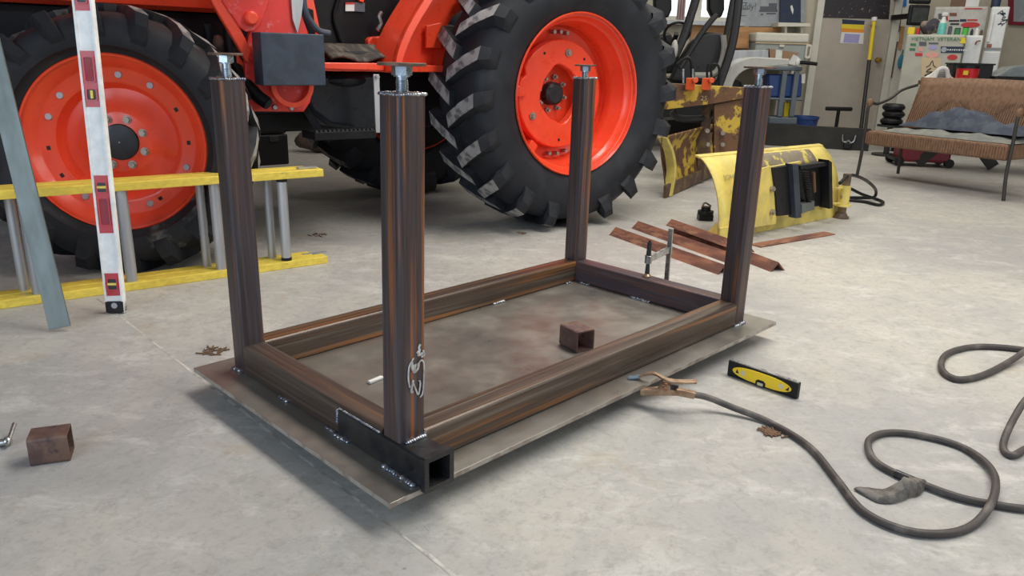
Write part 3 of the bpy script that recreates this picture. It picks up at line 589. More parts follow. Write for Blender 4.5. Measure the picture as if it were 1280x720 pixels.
for z in (0.026, LH-0.050): MB().cyl((lx[0], 0.032, z), (lx[0], 0.032, z+0.022), 0.0240, n=14).obj('rung_collar', blackp, ld)
MB().box((-0.06, 0.05, LH+0.003), (0.09, 0.03, 0.006)).obj('latch_plate', alu, ld, sm=0)
MB().box((-0.03, 0.09, 0.032), (0.12, 0.02, 0.006)).obj('latch_plate', alu, ld, sm=0)

# ================================================================ LONG LEVEL leaning, and grey bar
lb = gd(146, 391); ltop = at(104, 0, 2.80); ldir = (ltop-lb).normalized()
def lean_root(name, label, cat, base, dirv, face=0.0):
    o = thing(name, label, cat, loc=base)
    x = Vector((math.cos(face), math.sin(face), 0)); y = dirv.cross(x).normalized(); x = y.cross(dirv).normalized()
    o.rotation_euler = Matrix((x, y, dirv)).transposed().to_euler(); return o
lv = lean_root('long_spirit_level', 'long white and red spirit level leaning upright in front of the front wheel', 'spirit level', lb+Vector((0, 0, 0.003)), ldir, 0.10)
LW = 0.066; LEN = 1.42
MB().box((0, 0, LEN/2), (LW-0.012, 0.018, LEN)).obj('web', alu_white, lv, sm=0)
for s_ in (-1, 1): MB().box((s_*(LW/2-0.004), 0, LEN/2), (0.008, 0.028, LEN)).obj('edge_flange', alu_white, lv, sm=0, bevel=0.001)
m = MB(); m.box((0, 0, 0.022), (LW, 0.030, 0.044)); m.obj('end_cap', blackp, lv, sm=0, bevel=0.003)
MB().cyl((0, -0.0155, 0.028), (0, -0.0149, 0.028), 0.011, n=20).obj('end_cap_hole', alu, lv)
def zl(py):   # height along the level seen at that row
    best = min(range(0, 1500), key=lambda i: abs(_py(lb+ldir*i/1000)-py)); return best/1000
def _py(P):
    c, s = math.cos(PITCH), math.sin(PITCH); X, Y, Z = P.x, P.y, P.z-EYE; d = Y*c-Z*s; up = Y*s+Z*c
    x, y = FPX*X/d, -FPX*up/d; return 360+x*math.sin(ROLL)+y*math.cos(ROLL)
def lblock(py0, py1, windows):
    z0, z1 = zl(py1), zl(py0)
    b_ = MB().box((0, -0.0085, (z0+z1)/2), (LW-0.016, 0.004, z1-z0)).obj('vial_block', lvl_red, lv, sm=0)
    for kind, a, c in windows:
        za, zb = zl(c), zl(a)
        m = MB(); w = 0.030
        out = [(x, -0.0108, z+(za+zb)/2) for x, z in rrect(w+0.008, zb-za+0.008, 0.006)]; inn = [(x, -0.0108, z+(za+zb)/2) for x, z in rrect(w, zb-za, 0.005)]
        m.ring(out, inn, (0, -0.003, 0)); m.obj('window_rim', lvl_red, b_)
        MB().box((0, -0.0109, (za+zb)/2), (w, 0.0008, zb-za)).obj('recess', lvl_dred if kind == 'h' else darkmetal, b_, sm=0)
        if kind == 'v': MB().cyl((-0.015, -0.0135, (za+zb)/2), (0.015, -0.0135, (za+zb)/2), 0.0055, n=12).obj('vial', vial, b_)
        if kind == 'u': MB().cyl((0, -0.0135, (za+zb)/2-0.014), (0, -0.0135, (za+zb)/2+0.014), 0.0055, n=12).obj('vial', vial, b_)
lblock(342, 370, [('v', 349, 362)]); lblock(220, 292, [('v', 229, 241), ('h', 249, 282)]); lblock(65, 135, [('h', 73, 103), ('u', 113, 126)])
lblock(-55, 15, [('v', -8, 5), ('h', -48, -18)])
# grey bar
gb = gd(76, 414); gt = at(1, 112, 2.66); gdir = (gt-gb).normalized()
o = lean_root('flat_steel_bar', 'grey flat steel bar leaning left at the left frame edge', 'steel bar', gb+Vector((0, 0, 0.012)), gdir, 0.18)
MB().box((0, 0, 0.80), (0.070, 0.008, 1.6)).obj('bar', grey_bar, o, sm=0, bevel=0.001)
# prop that both lean on (bench edge out of frame is not in the photo; they rest on the loader arm of the tractor)

# ================================================================ TRACTOR
TA = math.atan2(-0.595, -0.804); TF = Frame(0.353, 4.40, TA)
tr = thing('tractor', 'orange-red farm tractor with big black lugged tyres behind the welding table', 'tractor', TF)
def lug_mesh(Ro, Rb, w, side, nm, name):
    """one bar of the tread: from the shoulder of one side to just past the middle"""
    path = []   # (angle, y, radius base)
    hw = w/2
    pts = [(-0.02, hw*1.0, Rb-0.085, 0.016), (0.0, hw*1.02, Rb-0.035, 0.030), (0.02, hw*0.93, Rb-0.004, 0.040), (0.10, hw*0.50, Rb+0.003, 0.040), (0.20, -0.02, Rb+0.004, 0.040)]
    lw = 0.062*Ro/0.756
    rings = []
    for i, (a, y, r, h) in enumerate(pts):
        a = a*0.75/Ro*0.9
        h = min(h, 0.05)*Ro/0.756
        nrm = Vector((0.25, 0, 1)) if False else None
        # direction outward: mix of axial on the shoulder and radial on the tread
        mixr = [0.15, 0.45, 0.85, 1.0, 1.0][i]; outv_y = math.sqrt(max(0, 1-mixr*mixr))
        def P(ang, yy, rr): return Vector((rr*math.sin(ang), side*yy, rr*math.cos(ang)))
        wa = lw/Ro/2*(1.15 if i > 1 else 1.0)
        tail = [2.6, 2.4, 1.9, 1.6, 1.5][i]; base = [(a-wa*1.25, 0), (a+wa*tail, 0), (a+wa, 1), (a-wa, 1)]
        rings.append([P(ang, y+outv_y*h*k, r+mixr*h*k - (0.02 if k == 0 else 0)) for ang, k in base])
    m = MB(); m.sweep(rings)
    me = bpy.data.meshes.new(nm); bmesh.ops.recalc_face_normals(m.bm, faces=m.bm.faces); m.bm.to_mesh(me); m.bm.free()
    me.materials.append(MATS[name]); me.materials.append(lug_dust)
    for p in me.polygons:
        c = p.center
        if math.hypot(c.x, c.z) > Rb+0.012 and abs(p.normal.y) < 0.75 and (p.normal.x*c.x+p.normal.z*c.z)/math.hypot(c.x, c.z) > 0.6: p.material_index = 1
    return me
def tyre(parent, Ro, Ri, w, n, tm, tmname, cy, nm='tyre'):
    hw = w/2; Rb = Ro-0.040*Ro/0.756; h = Rb-Ri
    pr = [(Ri-0.01, -hw*0.62), (Ri+0.01, -hw*0.78), (Ri+h*0.25, -hw*0.96), (Ri+h*0.5, -hw*1.03), (Ri+h*0.78, -hw*0.98), (Rb-0.022, -hw*0.86), (Rb-0.004, -hw*0.6), (Rb, 0),
          (Rb-0.004, hw*0.6), (Rb-0.022, hw*0.86), (Ri+h*0.78, hw*0.98), (Ri+h*0.5, hw*1.03), (Ri+h*0.25, hw*0.96), (Ri+0.035, hw*0.84), (Ri+0.016, hw*0.79), (Ri+0.013, hw*0.70), (Ri+0.013, hw*0.62)]
    prs = [(r, y+cy) for r, y in pr]
    t = MB().lathe(prs, 96).obj(nm, tm, parent, sm=50)
    me = {s: lug_mesh(Ro, Rb, w, s, 'lug', tmname) for s in (-1, 1)}
    for s in (-1, 1):
        for k in range(n):
            o = bpy.data.objects.new('tread_lug', me[s]); COL.objects.link(o); o.parent = parent; o.location = (0, cy, 0)
            o.rotation_euler = (0, 2*PI*(k+(0.5 if s < 0 else 0))/n, 0)
    return t
# --- rear wheel (outer face at local y = 0 plane)
def rear_wheel(n0, nm, flip=False, detail=True, fx=0.0):
    rimp = [(0.436, 0.0), (0.442, 0.004), (0.448, -0.004), (0.440, -0.018), (0.425, -0.022), (0.415, -0.055), (0.402, -0.065), (0.396, -0.13), (0.386, -0.145), (0.378, -0.20), (0.384, -0.215), (0.372, -0.24), (0.372, -0.34), (0.40, -0.37), (0.448, -0.38), (0.450, -0.372)]
    inner = [(0.372, -0.24), (0.30, -0.255), (0.24, -0.262), (0.19, -0.275), (0.13, -0.275), (0.0, -0.275)]
    m = MB().lathe([(r, y) for r, y in rimp], 96); m.lathe(inner, 96)
    rim = m.obj(nm, red, tr, sm=40); rim.location = (fx, n0, 0.756)
    if flip: rim.rotation_euler = (0, 0, PI)
    tyre(rim, 0.756, 0.432, 0.44, 20, tyre_m, 'tyre_rubber', -0.185)
    if not detail: MB().cyl((0, -0.392, 0), (0, -0.386, 0), 0.436, n=48).obj('rim_shade_disc', body_black, rim)  # added black disc: stands in for the shadow inside the far wheel's red rim
    if detail:
        # cast wheel weight with eight-sided opening
        N_ = 48; out = []; inn = []
        for k in range(N_):
            t = 2*PI*k/N_; ro = 0.305; ri = 0.150+0.016*max(0, math.cos(4*t+PI/4))
            if 0.30 < t < 0.50: ro = 0.275
            out.append((ro*math.cos(t), -0.225, ro*math.sin(t))); inn.append((ri*math.cos(t)*0.92, -0.225, ri*math.sin(t)*1.02))
        wt = MB().ring(out, inn, (0, 0.055, 0)).obj('wheel_weight', red, rim, sm=30, bevel=0.008)
        for t in (100, 205, 330): 
            x, z = 0.235*math.cos(math.radians(t)), 0.235*math.sin(math.radians(t))
            MB().cyl((x, -0.172, z), (x, -0.160, z), 0.021, n=16).cyl((x, -0.160, z), (x, -0.150, z), 0.013, n=6).obj('weight_bolt', nutm, rim)
        for t in (60, 130, 270): 
            x, z = 0.26*math.cos(math.radians(t)), 0.26*math.sin(math.radians(t)); MB().cyl((x, -0.171, z), (x, -0.168, z), 0.008, n=10).obj('bolt_hole', blackp, rim)
        # notch and handle slots of the weight
        MB().prism([(-0.285, -0.171, 0.00), (-0.205, -0.171, 0.01), (-0.195, -0.171, 0.06), (-0.22, -0.171, 0.085), (-0.285, -0.171, 0.08)], (0, 0.004, 0)).obj('weight_pad', red, rim, bevel=0.003)
        MB().cyl((-0.245, -0.168, 0.04), (-0.245, -0.165, 0.04), 0.020, n=16).obj('bolt_hole', blackp, rim)
        for k in range(3): MB().box((0.03+0.02*k*0, -0.169, 0.19+0.022*k), (0.075, 0.003, 0.006), (0, 0.1, 0)).obj('cast_rib', red, rim, sm=0)
        MB().box((0.295, -0.175, 0.02), (0.06, 0.05, 0.06)).obj('rim_lug', red, rim, sm=0, bevel=0.008)
        MB().box((0.20, -0.190, -0.30), (0.08, 0.05, 0.06), (0, 0.9, 0)).obj('rim_lug', red, rim, sm=0, bevel=0.008)
        MB().lathe([(0, -0.21), (0.05, -0.21), (0.065, -0.225), (0.068, -0.275)], 32).obj('hub_cap', capm, rim)
        for k in range(8):
            t = 2*PI*(k+0.3)/8; x, z = 0.098*math.cos(t), 0.098*math.sin(t)
            MB().cyl((x, -0.275, z), (x, -0.256, z), 0.0155, n=6).cyl((x, -0.256, z), (x, -0.236, z), 0.008, n=10).obj('wheel_nut', nutm, rim)
        for t in (84, 92, 100, 255, 266, 276):
            x, z = 0.345*math.cos(math.radians(t)), 0.345*math.sin(math.radians(t)); MB().cyl((x, -0.236, z), (x, -0.20, z), 0.012, n=6).obj('rim_bolt', nutm, rim)
    return rim
rear_wheel(0.0, 'rear_wheel')
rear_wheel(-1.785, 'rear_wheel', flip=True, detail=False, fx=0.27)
def front_wheel(loc, rz, detail=True):
    prof = [(0.360, 0.0), (0.367, 0.003), (0.374, -0.004), (0.367, -0.016), (0.352, -0.020), (0.342, -0.034), (0.330, -0.040), (0.318, -0.062), (0.308, -0.068), (0.262, -0.070), (0.250, -0.076), (0.240, -0.105), (0.225, -0.125),
            (0.185, -0.118), (0.150, -0.100), (0.132, -0.088), (0.122, -0.084), (0.0, -0.084)]
    back = [(0.300, -0.069), (0.300, -0.24), (0.34, -0.27), (0.374, -0.28)]
    m = MB().lathe(prof, 96); m.lathe(back, 96)
    rim = m.obj('front_wheel', red, tr, sm=40); rim.location = loc; rim.rotation_euler = (0, 0, rz)
    tyre(rim, 0.565, 0.357, 0.35, 18, tyre_dusty, 'dusty_front_tyre_rubber', -0.135)
    if detail:
        MB().lathe([(0, -0.070), (0.060, -0.070), (0.074, -0.073), (0.078, -0.084)], 40).obj('hub_cap', capm, rim)
        MB().cyl((0, -0.0705, 0), (0, -0.068, 0), 0.003, n=8).obj('hub_screw', nutm, rim)
        for k in range(8):
            t = 2*PI*(k+0.5)/8; x, z = 0.104*math.cos(t), 0.104*math.sin(t)
            MB().cyl((x, -0.085, z), (x, -0.078, z), 0.0175, n=16).cyl((x, -0.078, z), (x, -0.062, z), 0.013, n=6).obj('wheel_nut', nutm, rim)
        for t in (84, 58, 137, 158, -22, -125, 200-20, -70):
            if t == 180: continue
            x, z = 0.284*math.cos(math.radians(180-t) if False else math.radians(t)), 0.284*math.sin(math.radians(t))
            MB().cyl((-x, -0.070, z), (-x, -0.063, z), 0.0155, 0.013, n=16).obj('rim_bolt', boltg, rim)
        for t in (112, 30, 0, 185, 210, -38, -60):
            x, z = 0.284*math.cos(math.radians(t)), 0.284*math.sin(math.radians(t))
            MB().box((-x, -0.0695, z), (0.018, 0.0015, 0.018), (0, math.radians(t), 0)).obj('square_hole', blackp, rim, sm=0)
    return rim
front_wheel((2.345, -0.28, 0.562), math.radians(-25.4))
fw2 = front_wheel((2.345, -1.62, 0.562), math.radians(180-25.4), detail=False)
# axles, frame rail, engine block, hood
MB().cyl((0, -0.30, 0.756), (0, -1.45, 0.756), 0.11, n=20).obj('rear_axle', body_black, tr)
MB().box((0.05, -0.93, 0.80), (0.7, 0.62, 0.6)).obj('gearbox', body_black, tr, sm=0, bevel=0.04)
MB().box((2.345, -0.93, 0.56), (0.16, 1.1, 0.16)).obj('front_axle', body_black, tr, sm=0, bevel=0.03)
MB().box((1.55, -0.93, 0.88), (2.4, 0.46, 0.5)).obj('engine_block', body_black, tr, sm=0, bevel=0.04)
MB().box((2.1, -0.93, 1.40), (1.55, 0.62, 0.55)).obj('hood', red, tr, sm=0, bevel=0.06)
def slab(name, m_, n, th, ps, bevel=0.0, parent=tr, fr=TF, sm=0):
    return MB().prism(fr.pts(n, *ps), (0, -th, 0)).obj(name, m_, parent, sm=sm, bevel=bevel)
# rear fender: side panel and rolled lip
arc = [(1.05, 0.872), (1.045, 0.93), (1.025, 0.99), (0.985, 1.07), (0.94, 1.14), (0.885, 1.215), (0.80, 1.33), (0.66, 1.48), (0.45, 1.63), (0.2, 1.72), (-0.1, 1.74), (-0.5, 1.66)]
inn_ = [(0.60, 0.872), (0.60, 0.93), (0.60, 0.98), (0.60, 1.02), (0.60, 1.06), (0.60, 1.10), (0.56, 1.16), (0.46, 1.22), (0.3, 1.28), (0.1, 1.3), (-0.1, 1.3), (-0.4, 1.25)]
m = MB(); 
for i in range(len(arc)-1): m.prism([(arc[i][0], -0.46, arc[i][1]), (arc[i+1][0], -0.46, arc[i+1][1]), (inn_[i+1][0], -0.46, inn_[i+1][1]), (inn_[i][0], -0.46, inn_[i][1])], (0, -0.01, 0))
fd = m.obj('fender', red, tr, sm=0)
m = MB(); A3 = smooth([(x, 0, z) for x, z in arc], 4)
m.sweep([[Vector((p.x+0.0, -0.22, p.z)), Vector((p.x, -0.47, p.z)), Vector((p.x-0.008, -0.47, p.z-0.008)), Vector((p.x-0.008, -0.22, p.z-0.008))] for p in A3]); m.obj('fender_lip', red, fd, sm=30)
m = MB(); m.sweep([[Vector((p.x, -0.20, p.z)), Vector((p.x, -0.24, p.z)), Vector((p.x-0.03, -0.24, p.z-0.02)), Vector((p.x-0.03, -0.20, p.z-0.02))] for p in A3]); m.obj('fender_rolled_edge', red, fd, sm=30)
slab('fender_bracket', red, -0.42, 0.02, ((533, 32), (552, 28), (552, 60), (533, 60)), 0.004)
# foot platform, sill and mat
a0 = TF.pt(395, 84, -0.33); a1 = TF.pt(482, 84, -0.33)
MB().box((0.9, -0.60, 0.885), (1.12, 0.52, 0.035)).obj('platform', red, tr, sm=0, bevel=0.004)
slab('sill', red, -0.30, 0.03, ((400, 78), (480, 79), (480, 88), (400, 86)), 0.004)
m = MB(); q0, q1 = TF.pt(404, 56, -0.42), TF.pt(479, 60, -0.42); zb = TF.pt(440, 76, -0.32).z
m.grid(lambda u, v: Vector((q0.x+(q1.x-q0.x)*u, -0.33-0.20*v, zb+0.008+0.012*math.sin(u*9)*(1-v)+0.07*v)), 24, 6).obj('floor_mat', mat_rub, tr, solid=0.012)
m = MB(); m.box(((q0.x+q1.x)/2, -0.33-0.22, zb+0.02), (abs(q1.x-q0.x), 0.30, 0.05)); m.obj('platform_hump', body_black, tr, sm=0, bevel=0.01)
# console, cab side, seat base: dark masses with shape
m = MB(); m.prism(TF.pts(-0.62, (380, -40), (500, -40), (492, 30), (470, 58), (452, 62), (404, 60), (390, 45)), (0, -0.35, 0)); cn = m.obj('console', body_black, tr, sm=0, bevel=0.03)
m = MB(); m.tube([TF.pt(x, y, -0.61) for x, y in ((426, -10), (418, 20), (424, 44), (430, 60))], 0.012, 8); m.obj('console_rib', body_black, tr)
slab('warning_label', white_p, -0.61, 0.003, ((432, 5), (443, 5), (443, 14), (432, 14)))
slab('warning_label', red_p, -0.6085, 0.003, ((432, 3), (443, 3), (443, 5.5), (432, 5.5)))
slab('warning_label', print_grey, -0.61, 0.003, ((443, 3), (456, 3.5), (456, 15), (443, 14)))
slab('pedal_bracket', red, -0.58, 0.06, ((460, 50), (464, 46), (482, 45), (482, 58), (460, 58)), 0.01)
slab('seat_lever', red, -0.60, 0.05, ((445, -8), (456, -8), (455, 3), (450, 2)), 0.003)
m = MB(); m.tube([TF.pt(x, y, -0.55) for x, y in ((477, 15), (474, 22), (476, 30), (472, 38))], 0.012, 8).obj('hydraulic_coupler', chrome, tr)
MB().prism(TF.pts(-0.85, (468, -30), (560, -30), (556, 80), (468, 80)), (0, -0.2, 0)).obj('seat_base', body_black, tr, sm=0)
m = MB(); m.tube([TF.pt(x, y, -0.36) for x, y in ((378, -14), (380, 8), (386, 24), (398, 38), (412, 42))], 0.016, 10).obj('curved_handle', weight_m, tr)
slab('grab_rod', body_black, -0.40, 0.03, ((372, 6), (392, 12), (395, 44), (372, 44)), 0.005)
slab('cab_corner', red, -0.44, 0.03, ((377, -20), (388, -20), (402, 46), (374, 46)), 0.003)
# fuel tank, step and hanger
tk = [(384, 92), (470, 90), (478, 100), (478, 165), (440, 163), (412, 158), (388, 140), (376, 110)]
MB().prism(TF.pts(-0.46, *tk), (0, -0.35, 0)).obj('fuel_tank', tank_m, tr, sm=50, bevel=0.04, bseg=4)
m = MB(); m.ball(TF.pt(430, 100, -0.50), 0.085, (1.6, 0.8, 0.5), 16, 10).obj('tank_bulge', tank_m, tr)
MB().box((1.29, -0.40, 0.872), (0.16, 0.06, 0.012)).obj('tank_strap', darkmetal, tr, sm=0)
slab('step_hanger', alu, -0.27, 0.008, ((467, 93), (474, 93), (477, 166), (470, 166)), 0.001)
c = TF.pt(471, 96, -0.265); MB().cyl((c.x, -0.268, c.z), (c.x, -0.250, c.z), 0.010, n=6).obj('hanger_bolt', chrome, tr)
s0, s1 = TF.pt(393, 168, -0.25), TF.pt(470, 170, -0.25)
stp = MB().box(((s0.x+s1.x)/2, -0.33, (s0.z+s1.z)/2), (abs(s0.x-s1.x), 0.17, 0.040)).obj('step_plate', body_black, tr, sm=0, bevel=0.003)
m = MB(); cc = Vector(((s0.x+s1.x)/2, -0.33, (s0.z+s1.z)/2+0.022))
for k in range(14): m.box((s1.x+0.02+k*abs(s0.x-s1.x)/14.5, -0.26, cc.z+0.002), (0.012, 0.02, 0.008))
m.obj('step_teeth', darkmetal, tr, sm=0)
MB().bar(TF.pt(372, 120, -0.45), TF.pt(405, 172, -0.38), 0.03, 0.03).obj('step_strut', body_black, tr, sm=0)
# loader mast (big red plates), pin boss, arm above
slab('loader_mast', red_dusty, -0.36, 0.035, ((330, -60), (366, -60), (378, 20), (388, 48), (392, 110), (388, 128), (380, 140), (308, 138), (306, 92), (308, 60), (316, 20)), 0.006)
slab('mast_plate', red_dusty, -0.315, 0.02, ((272, -60), (340, -60), (338, 0), (326, 32), (318, 39), (308, 40), (300, 34), (278, 2)), 0.006)
slab('mast_edge', red, -0.325, 0.035, ((238, -60), (272, -60), (300, 34), (314, 62), (310, 80), (300, 62), (266, 5)), 0.006)
slab('mast_foot', red, -0.40, 0.03, ((296, 66), (318, 100), (392, 110), (380, 140), (300, 139), (296, 110)), 0.004)
c = TF.pt(313, 23, -0.315); MB().lathe([(0, 0.030), (0.022, 0.030), (0.030, 0.022), (0.032, 0)], 24, (c.x, -0.315, c.z)).obj('mast_pin', red, tr)
m = MB(); cc = TF.pt(364, 106, -0.34); m.lathe([(0.105, 0.0), (0.105, 0.05), (0.082, 0.05), (0.082, 0.0)], 40, (cc.x, -0.37, cc.z+0.0)).obj('mast_ring', red, tr)
MB().cyl((cc.x, -0.372, cc.z), (cc.x, -0.365, cc.z), 0.082, n=32).obj('ring_hollow', body_black, tr)
for x, y in ((343, 134), (364, 135)):
    c = TF.pt(x, y, -0.36); MB().lathe([(0, 0.012), (0.010, 0.012), (0.014, 0.006), (0.014, 0)], 16, (c.x, -0.36, c.z)).obj('carriage_bolt', chrome, tr)
slab('upright_plate', alu, -0.345, 0.01, ((361, -40), (384, -40), (377, 20), (372, 42), (366, 24)), 0.001)
# exhaust / down pipe
m = MB(); m.tube([TF.pt(x, y, n) for x, y, n in ((286, -30, -0.5), (287, 20, -0.48), (290, 66, -0.45), (302, 96, -0.40), (320, 118, -0.34), (334, 129, -0.30))], 0.030, 14).obj('exhaust_pipe', body_black, tr)
a_, b_ = TF.pt(325, 122, -0.325), TF.pt(335, 130, -0.295); d_ = (b_-a_).normalized()
MB().cyl(b_+d_*0.001, b_+d_*0.004, 0.027, n=20).obj('pipe_mouth', black_p, tr)
MB().ball(TF.pt(273, 56, -0.5), 0.045, (0.8, 1, 1), 12, 8).obj('axle_pivot', rusty_dark, tr)
MB().tube([TF.pt(x, y, -0.5) for x, y in ((258, 30), (268, 75), (285, 110), (300, 130))], 0.02, 8).obj('steering_hose', body_black, tr)
# steel box hung on the mast
bx = TF.pts(-0.19, (325, 40), (405, 45), (407, 107), (325, 106)); bd = 0.10
wb = MB(); xa, xb = bx[0].x, bx[1].x; za, zb_ = bx[2].z, bx[0].z
wbx = MB().box(((xa+xb)/2, -0.19-0.06, (za+zb_)/2), (xa-xb, 0.12, zb_-za)).obj('ballast_box', weight_m, tr, sm=0, bevel=0.004); lab(wbx, 'dark blue-grey square steel box on the loader mast')
MB().box(((xa+xb)/2+0.04, -0.33, (za+zb_)/2), (0.14, 0.10, 0.12)).obj('box_bracket', body_black, tr, sm=0)
# loader arm above the front wheel (just over the picture) and cab floor shade
MB().bar((1.55, -0.16, 1.42), (2.75, 0.06, 1.47), 0.10, 0.16).obj('loader_arm', red, tr, sm=0, bevel=0.01)
MB().box((1.45, -0.93, 0.63), (2.1, 0.40, 0.18)).obj('belly_plate', body_black, tr, sm=0, bevel=0.02)

# things on the floor under the tractor
f = Frame(*gd(340, 206).to_2d(), -0.5)
tb = thing('tool_case', 'black plastic tool case on the floor under the tractor', 'tool box', f)
P0, P1 = gd(318, 208), gd(362, 205); wd = (P1-P0).length; tb.location = (P0+P1)/2; tb.rotation_euler = (0, 0, math.atan2((P1-P0).y, (P1-P0).x))
MB().box((0, 0.12, 0.13), (wd, 0.24, 0.26)).obj('body', blackp, tb, sm=0, bevel=0.012)
MB().box((0, 0.12, 0.30), (wd*0.96, 0.22, 0.07)).obj('lid', blackp, tb, sm=0, bevel=0.015)
MB().box((0.03, -0.004, 0.225), (0.08, 0.012, 0.05)).obj('latch', darkmetal, tb, sm=0, bevel=0.003)
sp = gd(395, 200)
m = MB(); m.ball((0, 0, 0.12), 0.13, (2.2, 1.0, 0.9), 18, 10)
for v in m.bm.verts: v.co += Vector((0, 0, 0.02*math.sin(v.co.x*30)*math.cos(v.co.y*25))); v.co.z = max(v.co.z, 0)
o = m.obj('sack', bag_m, sm=60); o.location = gd(395, 192)+Vector((0.05, 0.1, 0)); tag(o, 'crumpled brown sack on the floor behind the black tool case', 'sack')

# ================================================================ YELLOW PLOW
pa, pb = gd(897, 300), gd(1046, 270); dv = pb-pa; PA = math.atan2(dv.y, dv.x); PF = Frame(pa.x, pa.y, PA); PLn = dv.length
pw = thing('snow_plow', 'bright yellow snow plow blade lying on the floor, black mount on its back', 'snow plow', PF)
RR = 0.43
def prof(t): return (RR*0.58*(1-math.cos(t)), 0.03+RR*math.sin(t))    # (away, height)
TM = 1.28
m = MB(); xl = lambda v: 0.0+0.0*v
m.grid(lambda u, v: Vector((u*PLn*(1.0), prof(v*TM)[0], prof(v*TM)[1])), 20, 12).obj('blade', plow_y, pw, solid=0.008)
m = MB(); ty, tz = prof(TM)
m.box((PLn/2, ty+0.012, tz+0.004), (PLn+0.02, 0.035, 0.012), (0.25, 0, 0)).obj('top_edge', plow_y, pw, sm=0, bevel=0.002)
m = MB(); m.grid(lambda u, v: Vector((0.30*PLn+u*PLn*0.55, prof(0.86+v*0.35)[0]-0.0055, prof(0.86+v*0.35)[1]+0.002)), 12, 5).obj('worn_strip', plow_worn, pw, solid=0.001)
MB().box((PLn/2, -0.005, 0.035), (PLn, 0.014, 0.07)).obj('cutting_edge', plow_y, pw, sm=0, bevel=0.002)
m = MB(); m.prism([(0, -0.001, 0.0), (0, 0.10, 0.0), (0, 0.02, 0.10)], (0.006, 0, 0)).obj('end_gusset', plow_y, pw, sm=0)
for x in (0.35, 0.50):
    rb = [(prof(t*TM*0.72/8)[0]-0.006, prof(t*TM*0.72/8)[1]) for t in range(9)]
    xx = PF.pt(935 if x < 0.4 else 960, 270, -0.02).x
    P = [(xx, y, z) for y, z in rb]+[(xx, -0.03, rb[-1][1]-0.02), (xx, -0.085, 0.24), (xx, -0.085, 0.12), (xx, -0.03, 0.03)]
    MB().prism(P, (0.010, 0, 0)).obj('rib', plow_y, pw, sm=0)
xr0, xr1 = PF.pt(937, 270, -0.085).x, PF.pt(972, 265, -0.085).x
MB().prism([PF.pt(x, y, -0.088) for x, y in ((934, 217), (963, 207), (974, 240), (970, 280), (934, 286))], (0, 0.008, 0)).obj('mount_plate', plow_y, pw, sm=0, bevel=0.002)
for x, y in ((964, 236), (964, 265)):
    c = PF.pt(x, y, -0.088); MB().cyl((c.x, -0.089, c.z), (c.x, -0.104, c.z), 0.018, n=6).cyl((c.x, -0.104, c.z), (c.x, -0.112, c.z), 0.010, n=10).obj('mount_bolt', nutm, pw)
MB().prism([PF.pt(x, y, -0.10) for x, y in ((966, 210), (998, 205), (998, 268), (972, 270), (970, 240))], (0, 0.02, 0)).obj('pivot_plate', blackp, pw, sm=0, bevel=0.002)
MB().prism([PF.pt(x, y, -0.13) for x, y in ((991, 205), (998, 206), (1002, 272), (995, 273))], (0, 0.05, 0)).obj('mount_upright', weight_m, pw, sm=0, bevel=0.002)
MB().prism([PF.pt(x, y, -0.06) for x, y in ((998, 207), (1036, 200), (1040, 203), (1041, 260), (1036, 261), (1034, 256), (998, 262))], (0, 0.02, 0)).obj('mount_back', blackp, pw, sm=0, bevel=0.003)
MB().prism([PF.pt(x, y, -0.12) for x, y in ((1036, 200), (1040, 203), (1041, 260), (1037, 261))], (0, 0.07, 0)).obj('mount_side', blackp, pw, sm=0)
MB().bar(PF.pt(998, 209, -0.09), PF.pt(1036, 204, -0.09), 0.035, 0.025).obj('mount_top_bar', blackp, pw, sm=0, bevel=0.004)
m = MB(); a_, b_ = PF.pt(1005, 212, -0.10), PF.pt(1012, 252, -0.10)
e1 = Vector((1, 0, 0)); e2 = Vector((0, 1, 0))
m.tube([a_.lerp(b_, i/110)+(e1*math.cos(i*0.78)+e2*math.sin(i*0.78))*0.020 for i in range(111)], 0.0040, 6, 1).obj('spring', blackp, pw)
MB().cyl(PF.pt(1017, 215, -0.085), PF.pt(1018, 240, -0.085), 0.010, n=10).obj('trip_rod', rusty_plow, pw)
MB().prism([PF.pt(x, y, -0.11) for x, y in ((1002, 256), (1018, 251), (1018, 262), (1002, 267))], (0, 0.04, 0)).obj('lower_bracket', grey_bar, pw, sm=0)
c = PF.pt(1034, 243, -0.065); MB().cyl((c.x, -0.062, c.z), (c.x, -0.075, c.z), 0.018, n=16).obj('mount_boss', darkmetal, pw)
MB().bar(PF.pt(934, 215, -0.06), PF.pt(1000, 203, -0.06), 0.02, 0.014).obj('brace_bar', plow_y, pw, sm=0)
